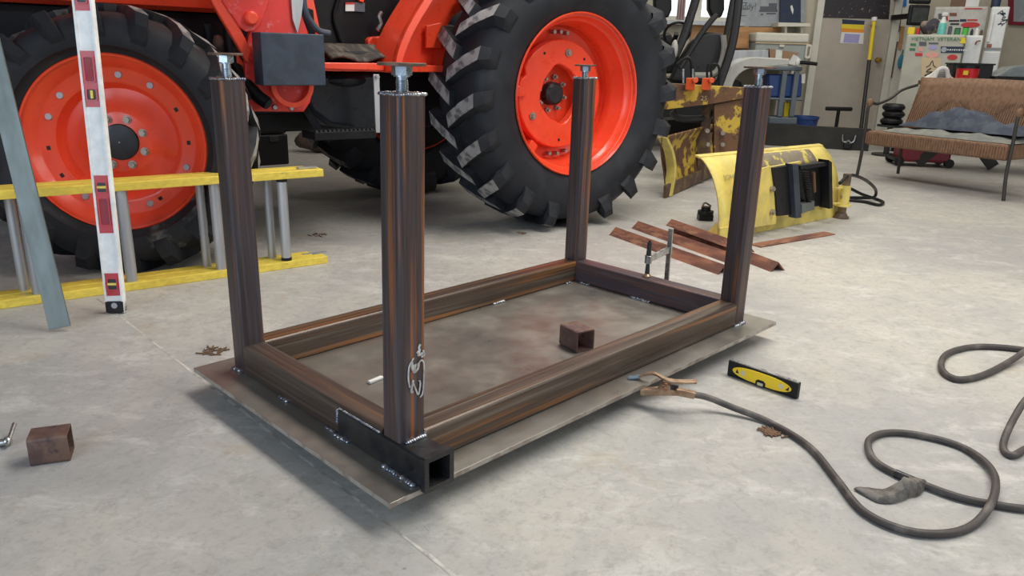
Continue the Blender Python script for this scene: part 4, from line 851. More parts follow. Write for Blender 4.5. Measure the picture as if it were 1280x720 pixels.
# skid shoe: yellow sleeve round a rusty post
sx = PF.pt(1053, 260, -0.05)
SX, SY = sx.x, -0.05
MB().cyl((SX, SY, 0.0), (SX, SY, 0.012), 0.050, n=20).cyl((SX, SY, 0.012), (SX, SY, 0.035), 0.042, 0.03, n=20).obj('shoe_foot', rusty_dark, pw)
MB().cyl((SX, SY, 0.03), (SX, SY, 0.29), 0.026, n=18).obj('shoe_post', rusty_dark, pw)
MB().cyl((SX, SY, 0.085), (SX, SY, 0.215), 0.034, n=18).cyl((SX, SY, 0.080), (SX, SY, 0.092), 0.052, n=18).obj('shoe_sleeve', plow_y, pw)
MB().bar((SX-0.09, SY+0.02, 0.20), (SX, SY, 0.20), 0.02, 0.01).bar((SX-0.09, SY+0.02, 0.10), (SX, SY, 0.10), 0.02, 0.01).obj('shoe_bracket', plow_y, pw, sm=0)
m = MB(); m.tube([PF.loc(gd(x, y, z)) for x, y, z in ((1050, 229, 0.27), (1062, 219, 0.275), (1080, 224, 0.22), (1094, 236, 0.09), (1093, 246, 0.018), (1080, 247, 0.012), (1062, 247, 0.012))], 0.011, 8).obj('hydraulic_hose', blackp, pw)
m = MB(); m.tube([PF.loc(gd(x, y, z)) for x, y, z in ((1060, 234, 0.11), (1078, 243, 0.05), (1096, 249, 0.012), (1104, 253, 0.012), (1098, 256, 0.012), (1080, 252, 0.012), (1060, 250, 0.012))], 0.011, 8).obj('hydraulic_hose', blackp, pw)
tj = PF.pt(915, 232, -0.05)
tx_ = PF.pt(912, 204, 0.18)
text('JOHN DEERE', 0.040, flat('faded_green_print', (0.40, 0.37, 0.17)), pw, Vector((0.235, prof(0.80)[0]-0.012, prof(0.80)[1])), (math.radians(90-34), 0, 0), 'faded_lettering', sx=1.3)
hb = gd(881, 275); cpl = thing('trailer_coupler', 'small black coupler hardware on the floor left of the yellow plow', 'coupler', loc=hb)
MB().box((0, 0, 0.02), (0.09, 0.07, 0.04)).obj('base', blackp, cpl, sm=0, bevel=0.005)
MB().cyl((0, 0, 0.04), (0, 0, 0.06), 0.05, n=16).cyl((0.0, 0, 0.06), (0, 0, 0.085), 0.03, n=12).obj('collar', blackp, cpl)
MB().tube([(-0.03, -0.02, 0.085), (-0.01, 0, 0.11), (0.03, 0.0, 0.09)], 0.006, 6).obj('pin', rusty_dark, cpl)

# ================================================================ OLD RUSTY PLOW
f = Frame(1.136, 5.571, math.atan2(6.555-5.571, 1.702-1.136))
op = thing('rusty_plow', 'old rusted yellow plow with frame, between the rear tyre and bench leg', 'snow plow', f)
A = lambda x, y, n=0.0: f.pt(x, y, n)
n_ = 8
L_ = smooth([A(827, 172), A(835, 190), A(838, 214), A(833, 245)], 4); R_ = smooth([A(893, 155), A(897, 168), A(898, 190), A(896, 214)], 4)
m = MB(); m.grid(lambda u, v: L_[round(v*12)].lerp(R_[round(v*12)], u)+Vector((0, 0.06*math.sin(v*PI), 0)), 8, 12).obj('blade', rusty_plow, op, solid=0.012)
m = MB(); m.sweep([[p+Vector((0, -0.03, 0)), p+Vector((0.035, -0.035, 0)), p+Vector((0.035, 0.03, 0)), p+Vector((0, 0.03, 0))] for p in L_]).obj('blade_end', plow_y, op)
MB().prism([A(833, 232, -0.02), A(896, 205, -0.02), A(896, 217, -0.02), A(832, 248, -0.02)], (0, 0.02, 0)).obj('cutting_edge', rusty_dark, op, sm=0)
bf = Frame(at(880, 240, 6.1).x, 6.1, 0.0)
A2 = lambda x, y, n=0.0: f.loc(at(x, y, 6.1+n))
m = MB(); m.prism([A2(832, 104), A2(936, 110), A2(936, 122), A2(890, 130), A2(832, 137)], f.Ri @ Vector((0, 0.16, 0))).obj('beam', rusty_plow, op, sm=0, bevel=0.004)
m = MB(); m.prism([A2(893, 131, 0.03), A2(932, 123, 0.03), A2(930, 160, 0.03), A2(922, 188, 0.03), A2(893, 198, 0.03)], f.Ri @ Vector((0, 0.05, 0))).obj('side_plate', rusty_plow, op, sm=0)
for x, y in ((902, 166), (902, 180), (883, 163), (884, 180)):
    c = at(x, y, 6.12 if x > 890 else 6.12); m = MB(); m.cyl(f.loc(c), f.loc(c-Vector((0, 0.04, 0))), 0.018, n=8).obj('plow_bolt', nutm, op)
m = MB(); m.tube([A2(840, 139, 0.15), A2(850, 148, 0.15), A2(880, 148, 0.15), A2(893, 140, 0.15)], 0.03, 8).obj('under_frame', darkmetal, op)
m = MB(); m.prism([A2(835, 150, 0.4), A2(893, 148, 0.4), A2(893, 165, 0.4), A2(832, 172, 0.4)], f.Ri @ Vector((0, 0.3, 0))).obj('lift_frame', blackp, op, sm=0)
MB().bar(f.loc(at(885, 130, 6.25)), f.loc(Vector((at(885, 130, 6.25).x, 6.25, 0.02))), 0.06, 0.06).obj('stand_post', rusty_dark, op, sm=0)
for x0_, x1_ in ((860, 866), (879, 887)):
    c = at((x0_+x1_)/2, 105, 6.05)
    m = MB(); m.box(f.loc(c), (0.06, 0.06, 0.09)).cyl(f.loc(c+Vector((0.02, -0.03, 0.03))), f.loc(c+Vector((0.02, -0.08, 0.03))), 0.022, n=10); m.obj('spring_clip', orange_m, op, sm=0, bevel=0.006)
text('25', 0.05, tan_p, op, f.loc(at(880, 123, 6.09)), (PI/2, 0, -f.a), 'painted_number', ext=0.001)

# ================================================================ BACKGROUND: utility vehicle
YU = 8.2
uf = Frame(at(880, 190, YU).x, YU, 0)
ut = thing('utility_vehicle', 'black off-road utility vehicle with roll cage and seat behind the rusty plow', 'vehicle', uf)
U = lambda x, y, n=0.0: uf.loc(at(x, y, YU+n))
m = MB(); m.prism([U(838, 100), U(848, 78), U(862, 55), (U(874, 43)), U(885, 40), U(902, 41), U(908, 48), U(908, 60), U(904, 78), U(898, 95), U(888, 102)], (0, 0.14, 0)).obj('seat_back', seat_m, ut, bevel=0.03, bseg=3)
m = MB(); m.tube([U(904, 44, -0.02), U(905, 62, -0.02), U(900, 82, -0.02), U(890, 93, -0.02), U(868, 94, -0.02)], 0.03, 8).obj('seat_edge', seat_pipe, ut)
m = MB(); m.prism([U(820, 45, 0.3), U(838, 40, 0.3), U(846, 55, 0.3), U(850, 72, 0.3), U(842, 92, 0.3), U(822, 92, 0.3)], (0, 0.14, 0)).obj('seat_back', seat_m, ut, bevel=0.03, bseg=3)
for a_ in ((818, 840), (886, 906)):
    m = MB(); m.prism([U(a_[0], -25, 0.05), U(a_[1], -25, 0.05), U(a_[1], 12, 0.05), U(a_[1]-4, 22, 0.05), U(a_[0]+5, 22, 0.05), U(a_[0], 12, 0.05)], (0, 0.12, 0)).obj('headrest', blackp, ut, bevel=0.02)
cage = [([(878, -30), (868, 5), (855, 45), (844, 70)], 0.045, -0.1), ([(925, -40), (922, 10), (914, 60), (898, 108)], 0.045, -0.15), ([(918, -10), (905, 60), (902, 110)], 0.03, 0.25), ([(896, 18), (884, 32), (870, 52), (850, 85)], 0.03, 0.0),
        ([(846, 80), (858, 72), (864, 78), (865, 104)], 0.015, -0.35), ([(890, 108), (889, 84), (894, 80), (899, 86), (899, 108)], 0.012, -0.35), ([(884, 100), (884, 88), (886, 80)], 0.012, -0.35)]
for pts_, r_, n2 in cage: MB().tube([U(x, y, n2) for x, y in pts_], r_, 10, 4).obj('roll_cage_bar', darkmetal if r_ > 0.02 else blackp, ut)
for x in (854, 866): MB().bar(U(x, 86, -0.4), U(x, 104, -0.4), 0.018, 0.018).obj('lift_pin', chrome, ut, sm=0)
c = U(846, 42, 0.1)
m = MB(); R3 = Matrix.Rotation(math.radians(35), 3, 'X')
m.tube([c+R3 @ Vector((0.13*math.cos(2*PI*i/24), 0, 0.13*math.sin(2*PI*i/24))) for i in range(25)], 0.014, 8, 1).obj('steering_wheel', blackp, ut)
MB().bar(U(846, 42, 0.1), U(836, 70, 0.35), 0.04, 0.04).obj('steering_column', blackp, ut, sm=0)
MB().ball(U(843, 62, -0.2), 0.06, (0.6, 0.6, 1.6), 10, 8).obj('mirror', fender_w, ut)
# body: low dark tub, wheels behind the plow, pale mudguard
MB().box((-0.20, 0.75, 0.55), (1.2, 1.1, 0.45)).obj('body_tub', blackp, ut, sm=0, bevel=0.05)
m = MB(); cF = U(941, 112, 0.1)
P = []; Q = []
for i in range(13):
    t = math.radians(90+8*i); P.append(cF+Vector((0.33*math.cos(t), 0, 0.33*math.sin(t)))); Q.append(cF+Vector((0.22*math.cos(t), 0, 0.22*math.sin(t))))
m.prism(P+list(reversed(Q)), (0, 0.3, 0)); m.prism([P[0], P[0]+Vector((0.35, 0, -0.01)), Q[0]+Vector((0.35, 0, 0.04)), Q[0]], (0, 0.3, 0)); m.obj('mudguard', fender_w, ut, bevel=0.01)
for dx, dy in ((0.42, 0.35), (0.42, 1.2), (-0.85, 0.35), (-0.85, 1.2)):
    m = MB(); m.lathe([(0.12, -0.12), (0.26, -0.12), (0.31, -0.06), (0.31, 0.06), (0.26, 0.12), (0.12, 0.12)], 32)
    w_ = m.obj('wheel', tyre_m, ut); w_.location = (dx, dy, 0.31); w_.rotation_euler = (0, 0, PI/2)
m = MB(); m.prism([U(900, -20, 0.9), U(918, -20, 0.9), U(918, 20, 0.9), U(903, 24, 0.9), U(899, 22, 0.9)], (0, 0.02, 0))
tag(m.obj('folding_chair', green_m), 'green plastic sheet by the window behind the roll cage', 'plastic sheet')

# ================================================================ BACKGROUND: wall of shelves, left of door
def bgslab(name, m_, Y, th, ps, label=None, cat=None, group=None, bevel=0.0, parent=None):
    P = [at(x, y, Y) for x, y in ps]
    o = MB().prism(P, (0, th, 0)).obj(name, m_, parent, sm=30, bevel=bevel)
    if label: tag(o, label, cat, group)
    return o
YW = YB-0.01
bgslab('pine_board', wood_o, YW-0.03, 0.03, ((866, 30), (917, 30), (916, 58), (862, 58)), 'wide pine board on the wall under the window', 'board')
bgslab('pine_board', wood_o, YW-0.03, 0.03, ((935, 34), (980, 34), (980, 45), (935, 45)), 'orange board strip on the wall above the cooler', 'board')
cab = bgslab('pine_cabinet', wood_o, YW-0.25, 0.24, ((919, 34), (936, 33), (936, 61), (918, 61)), 'knotty pine cabinet front left of the cooler', 'cabinet')
bgslab('drawer', wood_o, YW-0.27, 0.02, ((920, 52), (934, 51), (934, 60), (919, 60)), parent=cab)
sg = bgslab('wall_sign', poster_grey, YW-0.01, 0.01, ((918, -12), (943, -12), (943, 33), (917, 33)), 'pale grey printed sign reading Daddy, left of the two on the wall', 'sign')
text('Daddy!', 0.105, print_grey, sg, at(931, 8, YW-0.012), (PI/2, 0, 0), ext=0.001)
for k, w in enumerate((12, 14, 9)): bgslab('print_line', print_grey, YW-0.012, 0.001, ((925, 3+(k*8 if k else 0)), (925+w*0.8, 3+(k*8 if k else 0)), (925+w*0.8, 4+(k*8 if k else 0)), (925, 4+(k*8 if k else 0))), parent=sg)
sg = bgslab('wall_sign', poster_grey, YW-0.01, 0.01, ((943, -12), (974, -12), (974, 33), (943, 33)), 'blue-grey sheet with dark block print, right of the Daddy sign', 'sign')
for r_ in ((950, 8, 961, 12), (961, 4, 971, 12), (949, 12, 972, 15), (951, 17, 954, 19), (958, 16, 970, 18)): bgslab('print_block', print_grey, YW-0.012, 0.001, ((r_[0], r_[1]), (r_[2], r_[1]), (r_[2], r_[3]), (r_[0], r_[3])), parent=sg)
sg = bgslab('poster', navy, YW-0.06, 0.03, ((976, -15), (1001, -15), (1001, 28), (975, 28)), 'dark navy panel with a small pale mark above the white shelf', 'poster')
bgslab('pale_mark', white_p, YW-0.062, 0.001, ((988, 8), (990, 6), (992, 12), (991, 18), (989, 13)), parent=sg)
bgslab('grey_strip', poster_grey, YW-0.05, 0.03, ((1001, -15), (1008, -15), (1007, 28), (1001, 28)), 'grey upright strip beside the navy panel', 'strip')
sh = bgslab('wall_shelf', trim_m, YW-0.28, 0.27, ((973, 28), (1013, 29), (1013, 33), (973, 33)), 'white wall shelf above the cooler, left of the door', 'shelf')
for x in (982, 1002): bgslab('shelf_bracket', trim_m, YW-0.2, 0.19, ((x-1, 33), (x+2, 33), (x+2, 41), (x-1, 41)), parent=sh)
YC = 9.99
cf = Frame(at(975, 75, YC).x, YC, 0)
K = lambda x, y, n=0.0: cf.loc(at(x, y, YC+n))
# work table carrying cooler etc
wt = thing('side_bench', 'pale bench against the wall carrying the cooler and cardboard box', 'bench', cf)
zt = at(975, 81, YC).z
MB().box((-0.30, 0.28, zt-0.02), (1.15, 0.54, 0.04)).obj('bench_top', trim_m, wt, sm=0, bevel=0.004)
for x in (-0.8, 0.2):
    for y in (0.06, 0.50): MB().box((x, y, (zt-0.04)/2), (0.06, 0.06, zt-0.04)).obj('leg', trim_m, wt, sm=0)
cg = thing('cooler', 'grey cooler with cream lid standing on the side bench', 'cooler', Frame(cf.o.x, cf.o.y, 0)); cg.location.z = zt
a_, b_ = at(943, 60, YC+0.15), at(1010, 60, YC+0.15); wc = b_.x-a_.x; xc = (a_.x+b_.x)/2-cf.o.x
zl_ = at(975, 53, YC+0.15).z-zt; zh = at(975, 41, YC+0.15).z-zt
MB().box((xc, 0.33, zl_/2), (wc*0.97, 0.36, zl_)).obj('body', cooler_g, cg, sm=0, bevel=0.02)
MB().box((xc, 0.33, (zl_+zh)/2), (wc, 0.38, zh-zl_)).obj('lid', cooler_w, cg, sm=0, bevel=0.025)
MB().box((xc, 0.138, zl_-0.01), (wc*0.98, 0.008, 0.014)).obj('seam_strip', tan_p, cg, sm=0)
MB().box((xc, 0.135, zl_-0.04), (0.06, 0.012, 0.03)).obj('latch', cooler_w, cg, sm=0)
hx = xc+wc/2
MB().ring([(hx+0.0+x, 0.12, zl_-0.10+z) for x, z in rrect(0.07, 0.17, 0.02)], [(hx+x, 0.12, zl_-0.10+z) for x, z in rrect(0.035, 0.12, 0.01)], (0, 0.03, 0)).obj('carry_handle', cooler_w, cg)
o = bgslab('aluminium_box', alu, YC+0.01, 0.12, ((914, 63), (961, 62), (961, 78), (914, 79)), 'long pale aluminium box on the bench left of the cardboard', 'metal box', bevel=0.008)
o = bgslab('cardboard_box', cardboard, YC+0.01, 0.12, ((962, 61), (999, 66), (990, 78), (963, 80)), 'open brown cardboard box in front of the cooler', 'box')
bgslab('paper_label', white_p, YC+0.006, 0.003, ((970, 62), (978, 63), (977, 76), (969, 76)), parent=o)
o = bgslab('paper_sheet', white_p, YC+0.005-0.02, 0.018, ((985, 80), (992, 68), (998, 71), (1003, 77), (996, 82)), 'crumpled white paper beside the cardboard box', 'paper')
# blue-grey cart
ct = thing('tool_cart', 'blue-grey plastic service cart with two trays left of the door', 'cart', Frame(at(983, 155, 9.6).x, 9.6, 0))
KF = Frame(at(983, 155, 9.6).x, 9.6, 0); K2 = lambda x, y, n=0.0: KF.loc(at(x, y, 9.6+n))
def tray(nm, y0, y1, x0, x1):
    a_, b_ = K2(x0, y0), K2(x1, y1); MB().box(((a_.x+b_.x)/2, 0.18, (a_.z+b_.z)/2), (b_.x-a_.x, 0.36, a_.z-b_.z)).obj(nm, cart_m, ct, sm=0, bevel=0.015)
tray('top_tray', 82, 89, 955, 1003); tray('bottom_tray', 146, 156, 962, 996); tray('middle_tray', 122, 126, 960, 1004)
for x in (979, 994): 
    for n in (0.02, 0.33): a_, b_ = K2(x, 89, n), K2(x-3, 146, n); MB().box(((a_.x+b_.x)/2, n, (a_.z+b_.z)/2), (0.06, 0.05, a_.z-b_.z)).obj('post', cart_m, ct, sm=0, bevel=0.008)
for x in (966, 992):
    for n in (0.05, 0.32): a_ = K2(x, 158, 0); MB().cyl((a_.x-0.02, n, 0.045), (a_.x+0.02, n, 0.045), 0.045, n=14).obj('caster', blackp, ct)
o = bgslab('blue_bin', blue_bin, 9.66, 0.24, ((961, 93), (1004, 93), (1002, 121.7), (961, 121.7)), 'deep blue plastic bin on the middle tray of the cart', 'bin', bevel=0.02)
bgslab('bin_handle', white_p, 9.645, 0.01, ((1002, 93), (1007, 92), (1006, 104), (1002, 104)), parent=o)
o.location = (0, 0, 0)
bgslab('yellow_jug', yellow_p, 9.70, 0.08, ((981, 128), (988, 128), (989, 145.6), (980, 145.6)), 'yellow printed tub standing on the cart lower tray', 'tub')
m = MB().tube([at(996, 79, 9.55), at(1002, 78, 9.55), at(1021, 80, 9.55)], 0.022, 10).obj('rolled_bar', blackp, bevel=0); tag(m, 'black padded handle bar sticking right from the cart top', 'handle')
m = MB().ball(at(997, 78, 9.50), 0.035, (0.8, 0.6, 1.4), 10, 6).obj('white_rag', white_rag); tag(m, 'small white rag hanging at the cart top corner', 'rag')
bk = thing('bucket', 'blue plastic bucket on the floor in front of the door', 'bucket', Frame(at(1003, 165, 10.05).x, 10.05, 0))
zt_ = at(1003, 145, 10.05).z
MB().lathe([(0.0, 0.0), (0.13, 0.0), (0.175, zt_-0.03), (0.185, zt_-0.03), (0.185, zt_), (0.17, zt_), (0.125, 0.01), (0, 0.01)], 32, axis='z').obj('pail', bucket_m, bk)
MB().tube([(-0.17, -0.03, zt_-0.03), (-0.1, -0.15, zt_-0.12), (0.05, -0.16, zt_-0.14), (0.17, -0.03, zt_-0.03)], 0.005, 6).obj('handle', chrome, bk)
# long dark beam on the floor
b0, b1 = gd(940, 180.5), gd(1085, 189)
bmf = Frame(b0.x, b0.y, math.atan2((b1-b0).y, (b1-b0).x)); Lb = (b1-b0).length
bt = thing('steel_beam', 'long dark steel channel beam lying on the floor before the door', 'steel beam', bmf)
hb_ = 0.25
m = MB(); m.box((Lb/2, 0, hb_/2), (Lb, 0.015, hb_)); m.box((Lb/2, 0.06, hb_-0.008), (Lb, 0.12, 0.016)); m.box((Lb/2, 0.06, 0.008), (Lb, 0.12, 0.016)); m.obj('channel', gunmetal, bt, sm=0)
cx_ = bmf.pt(1062, 165, -0.02).x
MB().tube([(cx_-0.07, -0.03, 0.18), (cx_-0.06, -0.03, 0.11), (cx_-0.03, -0.03, 0.09), (cx_, -0.03, 0.11), (cx_+0.03, -0.03, 0.09), (cx_+0.06, -0.03, 0.11), (cx_+0.07, -0.03, 0.18)], 0.010, 6).obj('d_ring', chrome, bt)
MB().box((cx_, -0.03, 0.05), (0.09, 0.045, 0.07)).obj('ring_mount', blackp, bt, sm=0, bevel=0.01)
# T handled jack
tj = thing('t_handle_jack', 'black T-shaped handle standing behind the dark beam', 'jack', Frame(at(1045, 160, 9.95).x, 9.95, 0))
zt_ = at(1045, 136, 9.95).z
MB().cyl((0, 0, 0.05), (0, 0, zt_), 0.022, n=12).obj('shaft', blackp, tj)
MB().bar((-0.17, 0, zt_), (0.17, 0, zt_), 0.05, 0.05).obj('grip', blackp, tj, sm=0, bevel=0.015)
MB().box((0, 0.0, 0.03), (0.25, 0.25, 0.06)).obj('foot', blackp, tj, sm=0, bevel=0.01)
# door posters and leaning pole
YD = YB-0.0535
o = bgslab('poster', poster_dark, YD-0.004, 0.003, ((1030, -20), (1115, -20), (1111, 24), (1027, 22)), 'large dark photo poster at the top of the door', 'poster')
o = bgslab('poster', white_p, YD-0.004, 0.003, ((1052, 40), (1080, 41), (1079, 55), (1050, 54)), 'small blue, yellow and white poster on the door under the dark one', 'poster')
bgslab('orange_band', orange_p, YD-0.005, 0.002, ((1052, 35), (1080, 37), (1080, 41), (1052, 40)), parent=o)
bgslab('yellow_band', yellow_p, YD-0.005, 0.002, ((1052, 30), (1080, 31), (1080, 37), (1052, 35)), parent=o)
bgslab('blue_band', navy, YD-0.005, 0.002, ((1053, 24), (1081, 26), (1080, 31), (1053, 30)), parent=o)
bgslab('violet_picture', violet_p, YD-0.006, 0.002, ((1056, 42), (1075, 43), (1073, 54), (1054, 53)), parent=o)
pb_ = gd(1077, 176); pp = thing('long_pole', 'yellow and black pole with white top leaning against the door frame', 'pole', loc=Vector((at(1077, 160, 10.1).x, 10.1, 0)))
g3 = pp.location; e_ = at(1093, 22, 10.45)-g3; s_ = Vector((0, 0, 0.0)); mid = s_.lerp(e_, 0.66)
MB().cyl(s_, mid, 0.024, n=12).obj('dark_shaft', darkmetal, pp); MB().cyl(mid, s_.lerp(e_, 0.97), 0.026, n=12).obj('yellow_shaft', yellow_p, pp)
MB().cyl(s_.lerp(e_, 0.97), e_, 0.036, n=12).obj('white_cap', white_p, pp); MB().bar(s_.lerp(e_, 0.93)-Vector((0.05, 0, 0)), s_.lerp(e_, 0.93)+Vector((0.03, 0, 0)), 0.03, 0.03).obj('clamp_collar', brass, pp, sm=0)
# things hanging on the white post right of the door
YP = YB-0.075
bgslab('wood_plank', wood_b, YP, 0.012, ((1121, 10), (1128, 10), (1125, 38), (1122, 42), (1120, 38)), 'dark brown pointed wooden strip hung at the top of the white post', 'wood strip')
bgslab('wood_plank', wood_b, YP, 0.012, ((1116, 52), (1123, 52), (1115, 97), (1109, 97)), 'dark brown plank hung low on the white post', 'wood strip')
bgslab('level_stick', orange_p if False else wood_o, YP-0.001, 0.012, ((1126, 33), (1131, 33), (1127, 62), (1123, 62)), 'thin orange wooden stick on the white post', 'wood strip')
bgslab('blue_tag', blue_p, YP-0.001, 0.004, ((1124, -8), (1134, -8), (1133, 8), (1124, 8)), 'blue tag at the top of the white post', 'tag')
m = MB().ball(at(1126, 77, YP-0.02), 0.05, (0.8, 0.5, 1.8), 10, 8).obj('duster', mat('blue_duster', (0.04, 0.22, 0.32), 0.9)); tag(m, 'small blue duster hanging below the orange stick', 'duster')
MB().cyl(at(1129, 62, YP-0.015), at(1127, 70, YP-0.015), 0.008, n=8).obj('duster_handle', green_m, m)
# ================================================================ BACKGROUND: fridges
def appliance(name, label, cat, x0, x1, ytop, Y, depth, mm, side=None):
    th = -math.radians(30); c_ = at((x0+x1)/2, ytop, Y); fr = Frame(c_.x, Y, th); t = thing(name, label, cat, fr)
    a_, b_ = fr.pt(x0, ytop, 0), fr.pt(x1, ytop, 0)
    w = b_.x-a_.x; h = (a_.z+b_.z)/2; fr.o += fr.R @ Vector(((a_.x+b_.x)/2, 0, 0)); t.location = fr.o
    MB().box((0, depth/2+0.03, h/2+0.02), (w, depth, h-0.04)).obj('cabinet', mm, t, sm=0, bevel=0.015)
    for x in (-w/2+0.05, w/2-0.05):
        for y in (0.08, depth-0.02): MB().cyl((x, y, 0), (x, y, 0.05), 0.02, n=8).obj('foot', blackp, t)
    return t, w, h, fr
YF = 8.9
t1, w, h, f1 = appliance('refrigerator', 'beige refrigerator covered in stickers and magnets behind the bench seat', 'refrigerator', 1134, 1207, 43, YF, 0.55, fridge_b)
MB().box((0, 0.005, h/2+0.03), (w, 0.05, h-0.08)).obj('door', fridge_b, t1, sm=0, bevel=0.012)
def stk(x0, y0, x1, y1, mm, nm='magnet', el=False):
    A_ = [f1.pt(x, y, -0.024) for x, y in ((x0, y0), (x1, y0+0.3), (x1, y1+0.3), (x0, y1))]
    if el:
        c = sum(A_, Vector())/4; rx = (A_[1].x-A_[0].x)/2; rz = (A_[0].z-A_[3].z)/2
        A_ = [c+Vector((rx*math.cos(2*PI*i/20), 0, rz*math.sin(2*PI*i/20))) for i in range(20)]
    return MB().prism(A_, (0, 0.004, 0)).obj(nm, mm, t1, sm=0)
for a_ in ((1138, 54, 1145, 57, green_p), (1137, 60, 1144, 63, green_p), (1149, 52, 1158, 57, print_grey), (1161, 53, 1173, 55, print_grey), (1148, 59, 1153, 64, pink_p), (1144, 66, 1153, 70, red_p), (1176, 58, 1204, 66, navy)):
    stk(*a_)
stk(1161, 56, 1171, 62, violet_p, el=True); stk(1157, 65, 1174, 72, pink_p, el=True); stk(1184, 68, 1197, 75, red_p, el=True); stk(1152, 72, 1176, 96, tan_p, 'paper_sheet')
stk(1200, 47, 1207, 54, yellow_p)
# generic hand-drawn figure on the tan sheet: hat and squiggle
c = f1.pt(1164, 84, -0.026); MB().tube([c+Vector((x, 0, z)) for x, z in ((-0.05, 0.0), (-0.02, 0.02), (0.0, 0.07), (0.02, 0.02), (0.05, 0.0))], 0.004, 5, 3).tube([c+Vector((x, 0, z)) for x, z in ((0.0, -0.01), (-0.04, -0.05), (0.03, -0.05), (-0.05, -0.09), (0.0, -0.1))], 0.006, 5, 3).obj('drawing', black_p, t1)
c = f1.pt(1170, 49, -0.0245); text('VIETNAM  VETERAN', 0.052, green_p, t1, c, (PI/2, 0, 0), ext=0.001, sx=1.05)
c = f1.pt(1190, 62.3, -0.026); 
for k in range(9): MB().box(c+Vector((-0.04+0.022*k, 0, 0)), (0.014, 0.002, 0.016 if k % 2 else 0.012)).obj('print_mark', white_p, t1, sm=0)
c = f1.pt(1180, 62.1, -0.026); MB().cyl(c, c+Vector((0, -0.002, 0)), 0.028, n=20).obj('print_seal', poster_grey, t1)
# side freezer: narrow white cabinet next to it
t2, w2, h2, f2 = appliance('white_cabinet', 'narrow white metal cabinet right of the beige refrigerator', 'cabinet', 1208, 1230, 44, YF+0.05, 0.5, fridge_w)
MB().box((0, 0.0, h2/2+0.03), (w2*0.98, 0.04, h2-0.08)).obj('door', fridge_w, t2, sm=0, bevel=0.01)
MB().tube([f2.pt(x, y, -0.04) for x, y in ((1219, 56), (1221, 52), (1226, 51))], 0.008, 6).obj('hook', rust_angle, t2)
t3, w3, h3, f3 = appliance('old_refrigerator', 'stained old white refrigerator with rust marks standing behind the beige one', 'refrigerator', 1169, 1237, 8, 9.75, 0.6, fridge_o)
d3 = MB().box((0, 0.0, h3/2+0.03), (w3, 0.05, h3-0.08)).obj('door', fridge_o, t3, sm=0, bevel=0.015)
for a_ in ((1173, 17, 1182, 24, print_grey), (1187, 16, 1196, 20, rust_angle), (1186, 25, 1199, 27, black_p), (1188, 29, 1199, 31, black_p), (1200, 24, 1208, 27, navy), (1209, 24, 1222, 26, red_p), (1206, 10, 1228, 11.5, red_p)):
    MB().prism([f3.pt(x, y, -0.03) for x, y in ((a_[0], a_[1]), (a_[2], a_[1]), (a_[2], a_[3]), (a_[0], a_[3]))], (0, 0.004, 0)).obj('sticker', a_[4], t3, sm=0)
c = f3.pt(1213, 31, -0.03); MB().prism([c+Vector((0.10*math.cos(2*PI*i/20), 0, 0.032*math.sin(2*PI*i/20))) for i in range(20)], (0, 0.004, 0)).obj('sticker', red_p, t3, sm=0)
t4, w4, h4, f4 = appliance('refrigerator', 'bright white two-door refrigerator with black scribbles at far right', 'refrigerator', 1240, 1263, 8, 9.35, 0.55, fridge_w)
zs = f4.pt(1250, 62, 0).z
MB().box((0, 0.0, (h4+zs)/2), (w4, 0.05, h4-zs-0.015)).obj('freezer_door', fridge_w, t4, sm=0, bevel=0.015); MB().box((0, 0.0, zs/2+0.02), (w4, 0.05, zs-0.08)).obj('door', fridge_w, t4, sm=0, bevel=0.015)
MB().bar((-w4/2+0.03, -0.04, zs+0.08), (-w4/2+0.03, -0.04, h4-0.08), 0.02, 0.03).obj('handle', fridge_w, t4, sm=0, bevel=0.006)
random.seed(3); m = MB()
for k in range(9):
    c = f4.pt(1252+random.uniform(-2, 6), 14+k*2.2, -0.027); m.tube([c+Vector((random.uniform(-0.04, 0.04), 0, random.uniform(-0.03, 0.03))) for _ in range(4)], 0.0035, 5, 3)
m.obj('scribble', black_p, t4)
MB().box((-w4/2+0.05, -0.028, zs+0.04), (0.05, 0.004, 0.04)).obj('badge', rust_angle, t4, sm=0)
# things on the beige refrigerator
zt1 = h
FT = lambda px, n: f1.R @ Vector((f1.pt(px, 43, n).x, n, 0))+f1.o
FT2 = lambda px, n: f2.R @ Vector((f2.pt(px, 44, n).x, n, 0))+f2.o
def onf(nm, mm, x0, x1, y0, label, cat, Yo=0.15, th=0.14, bevel=0.01, shape=None, parent=None):
    a_, b_ = f1.pt(x0, y0, Yo), f1.pt(x1, y0, Yo)
    o = MB().box(((a_.x+b_.x)/2, Yo+th/2, (h+0.0+a_.z)/2), (b_.x-a_.x, th, a_.z-h)).obj(nm, mm, parent, sm=0, bevel=bevel); o.location = f1.o; o.rotation_euler = (0, 0, f1.a)
    if label: tag(o, label, cat)
    return o
onf('yellow_carton', yellow_p, 1135, 1144, 34, 'small yellow carton on the left end of the beige refrigerator', 'carton')
onf('red_carton', red_p, 1145.5, 1150, 35, 'dark red carton next to the yellow one on the refrigerator', 'carton', Yo=0.25)
m = MB(); m.ball((0, 0, 0.09), 0.10, (1.25, 0.8, 0.85), 16, 10)
for v in m.bm.verts: v.co += Vector((0, 0, 0.015*math.sin(v.co.x*40))); v.co.z = max(v.co.z, 0.0)
o = m.obj('cloth_bag', mat('dark_bag_cloth', (0.05, 0.045, 0.06), 0.8, c2=(0.28, 0.22, 0.18), scale=9), sm=60); q_ = FT(1162, 0.30); o.location = (q_.x, q_.y, h); tag(o, 'crumpled dark cloth bag on the refrigerator left of the spray bottle', 'bag')
sb = thing('spray_bottle', 'clear spray bottle with teal liquid on the beige refrigerator', 'bottle', loc=(FT(1176, 0.10).x, FT(1176, 0.10).y, h))
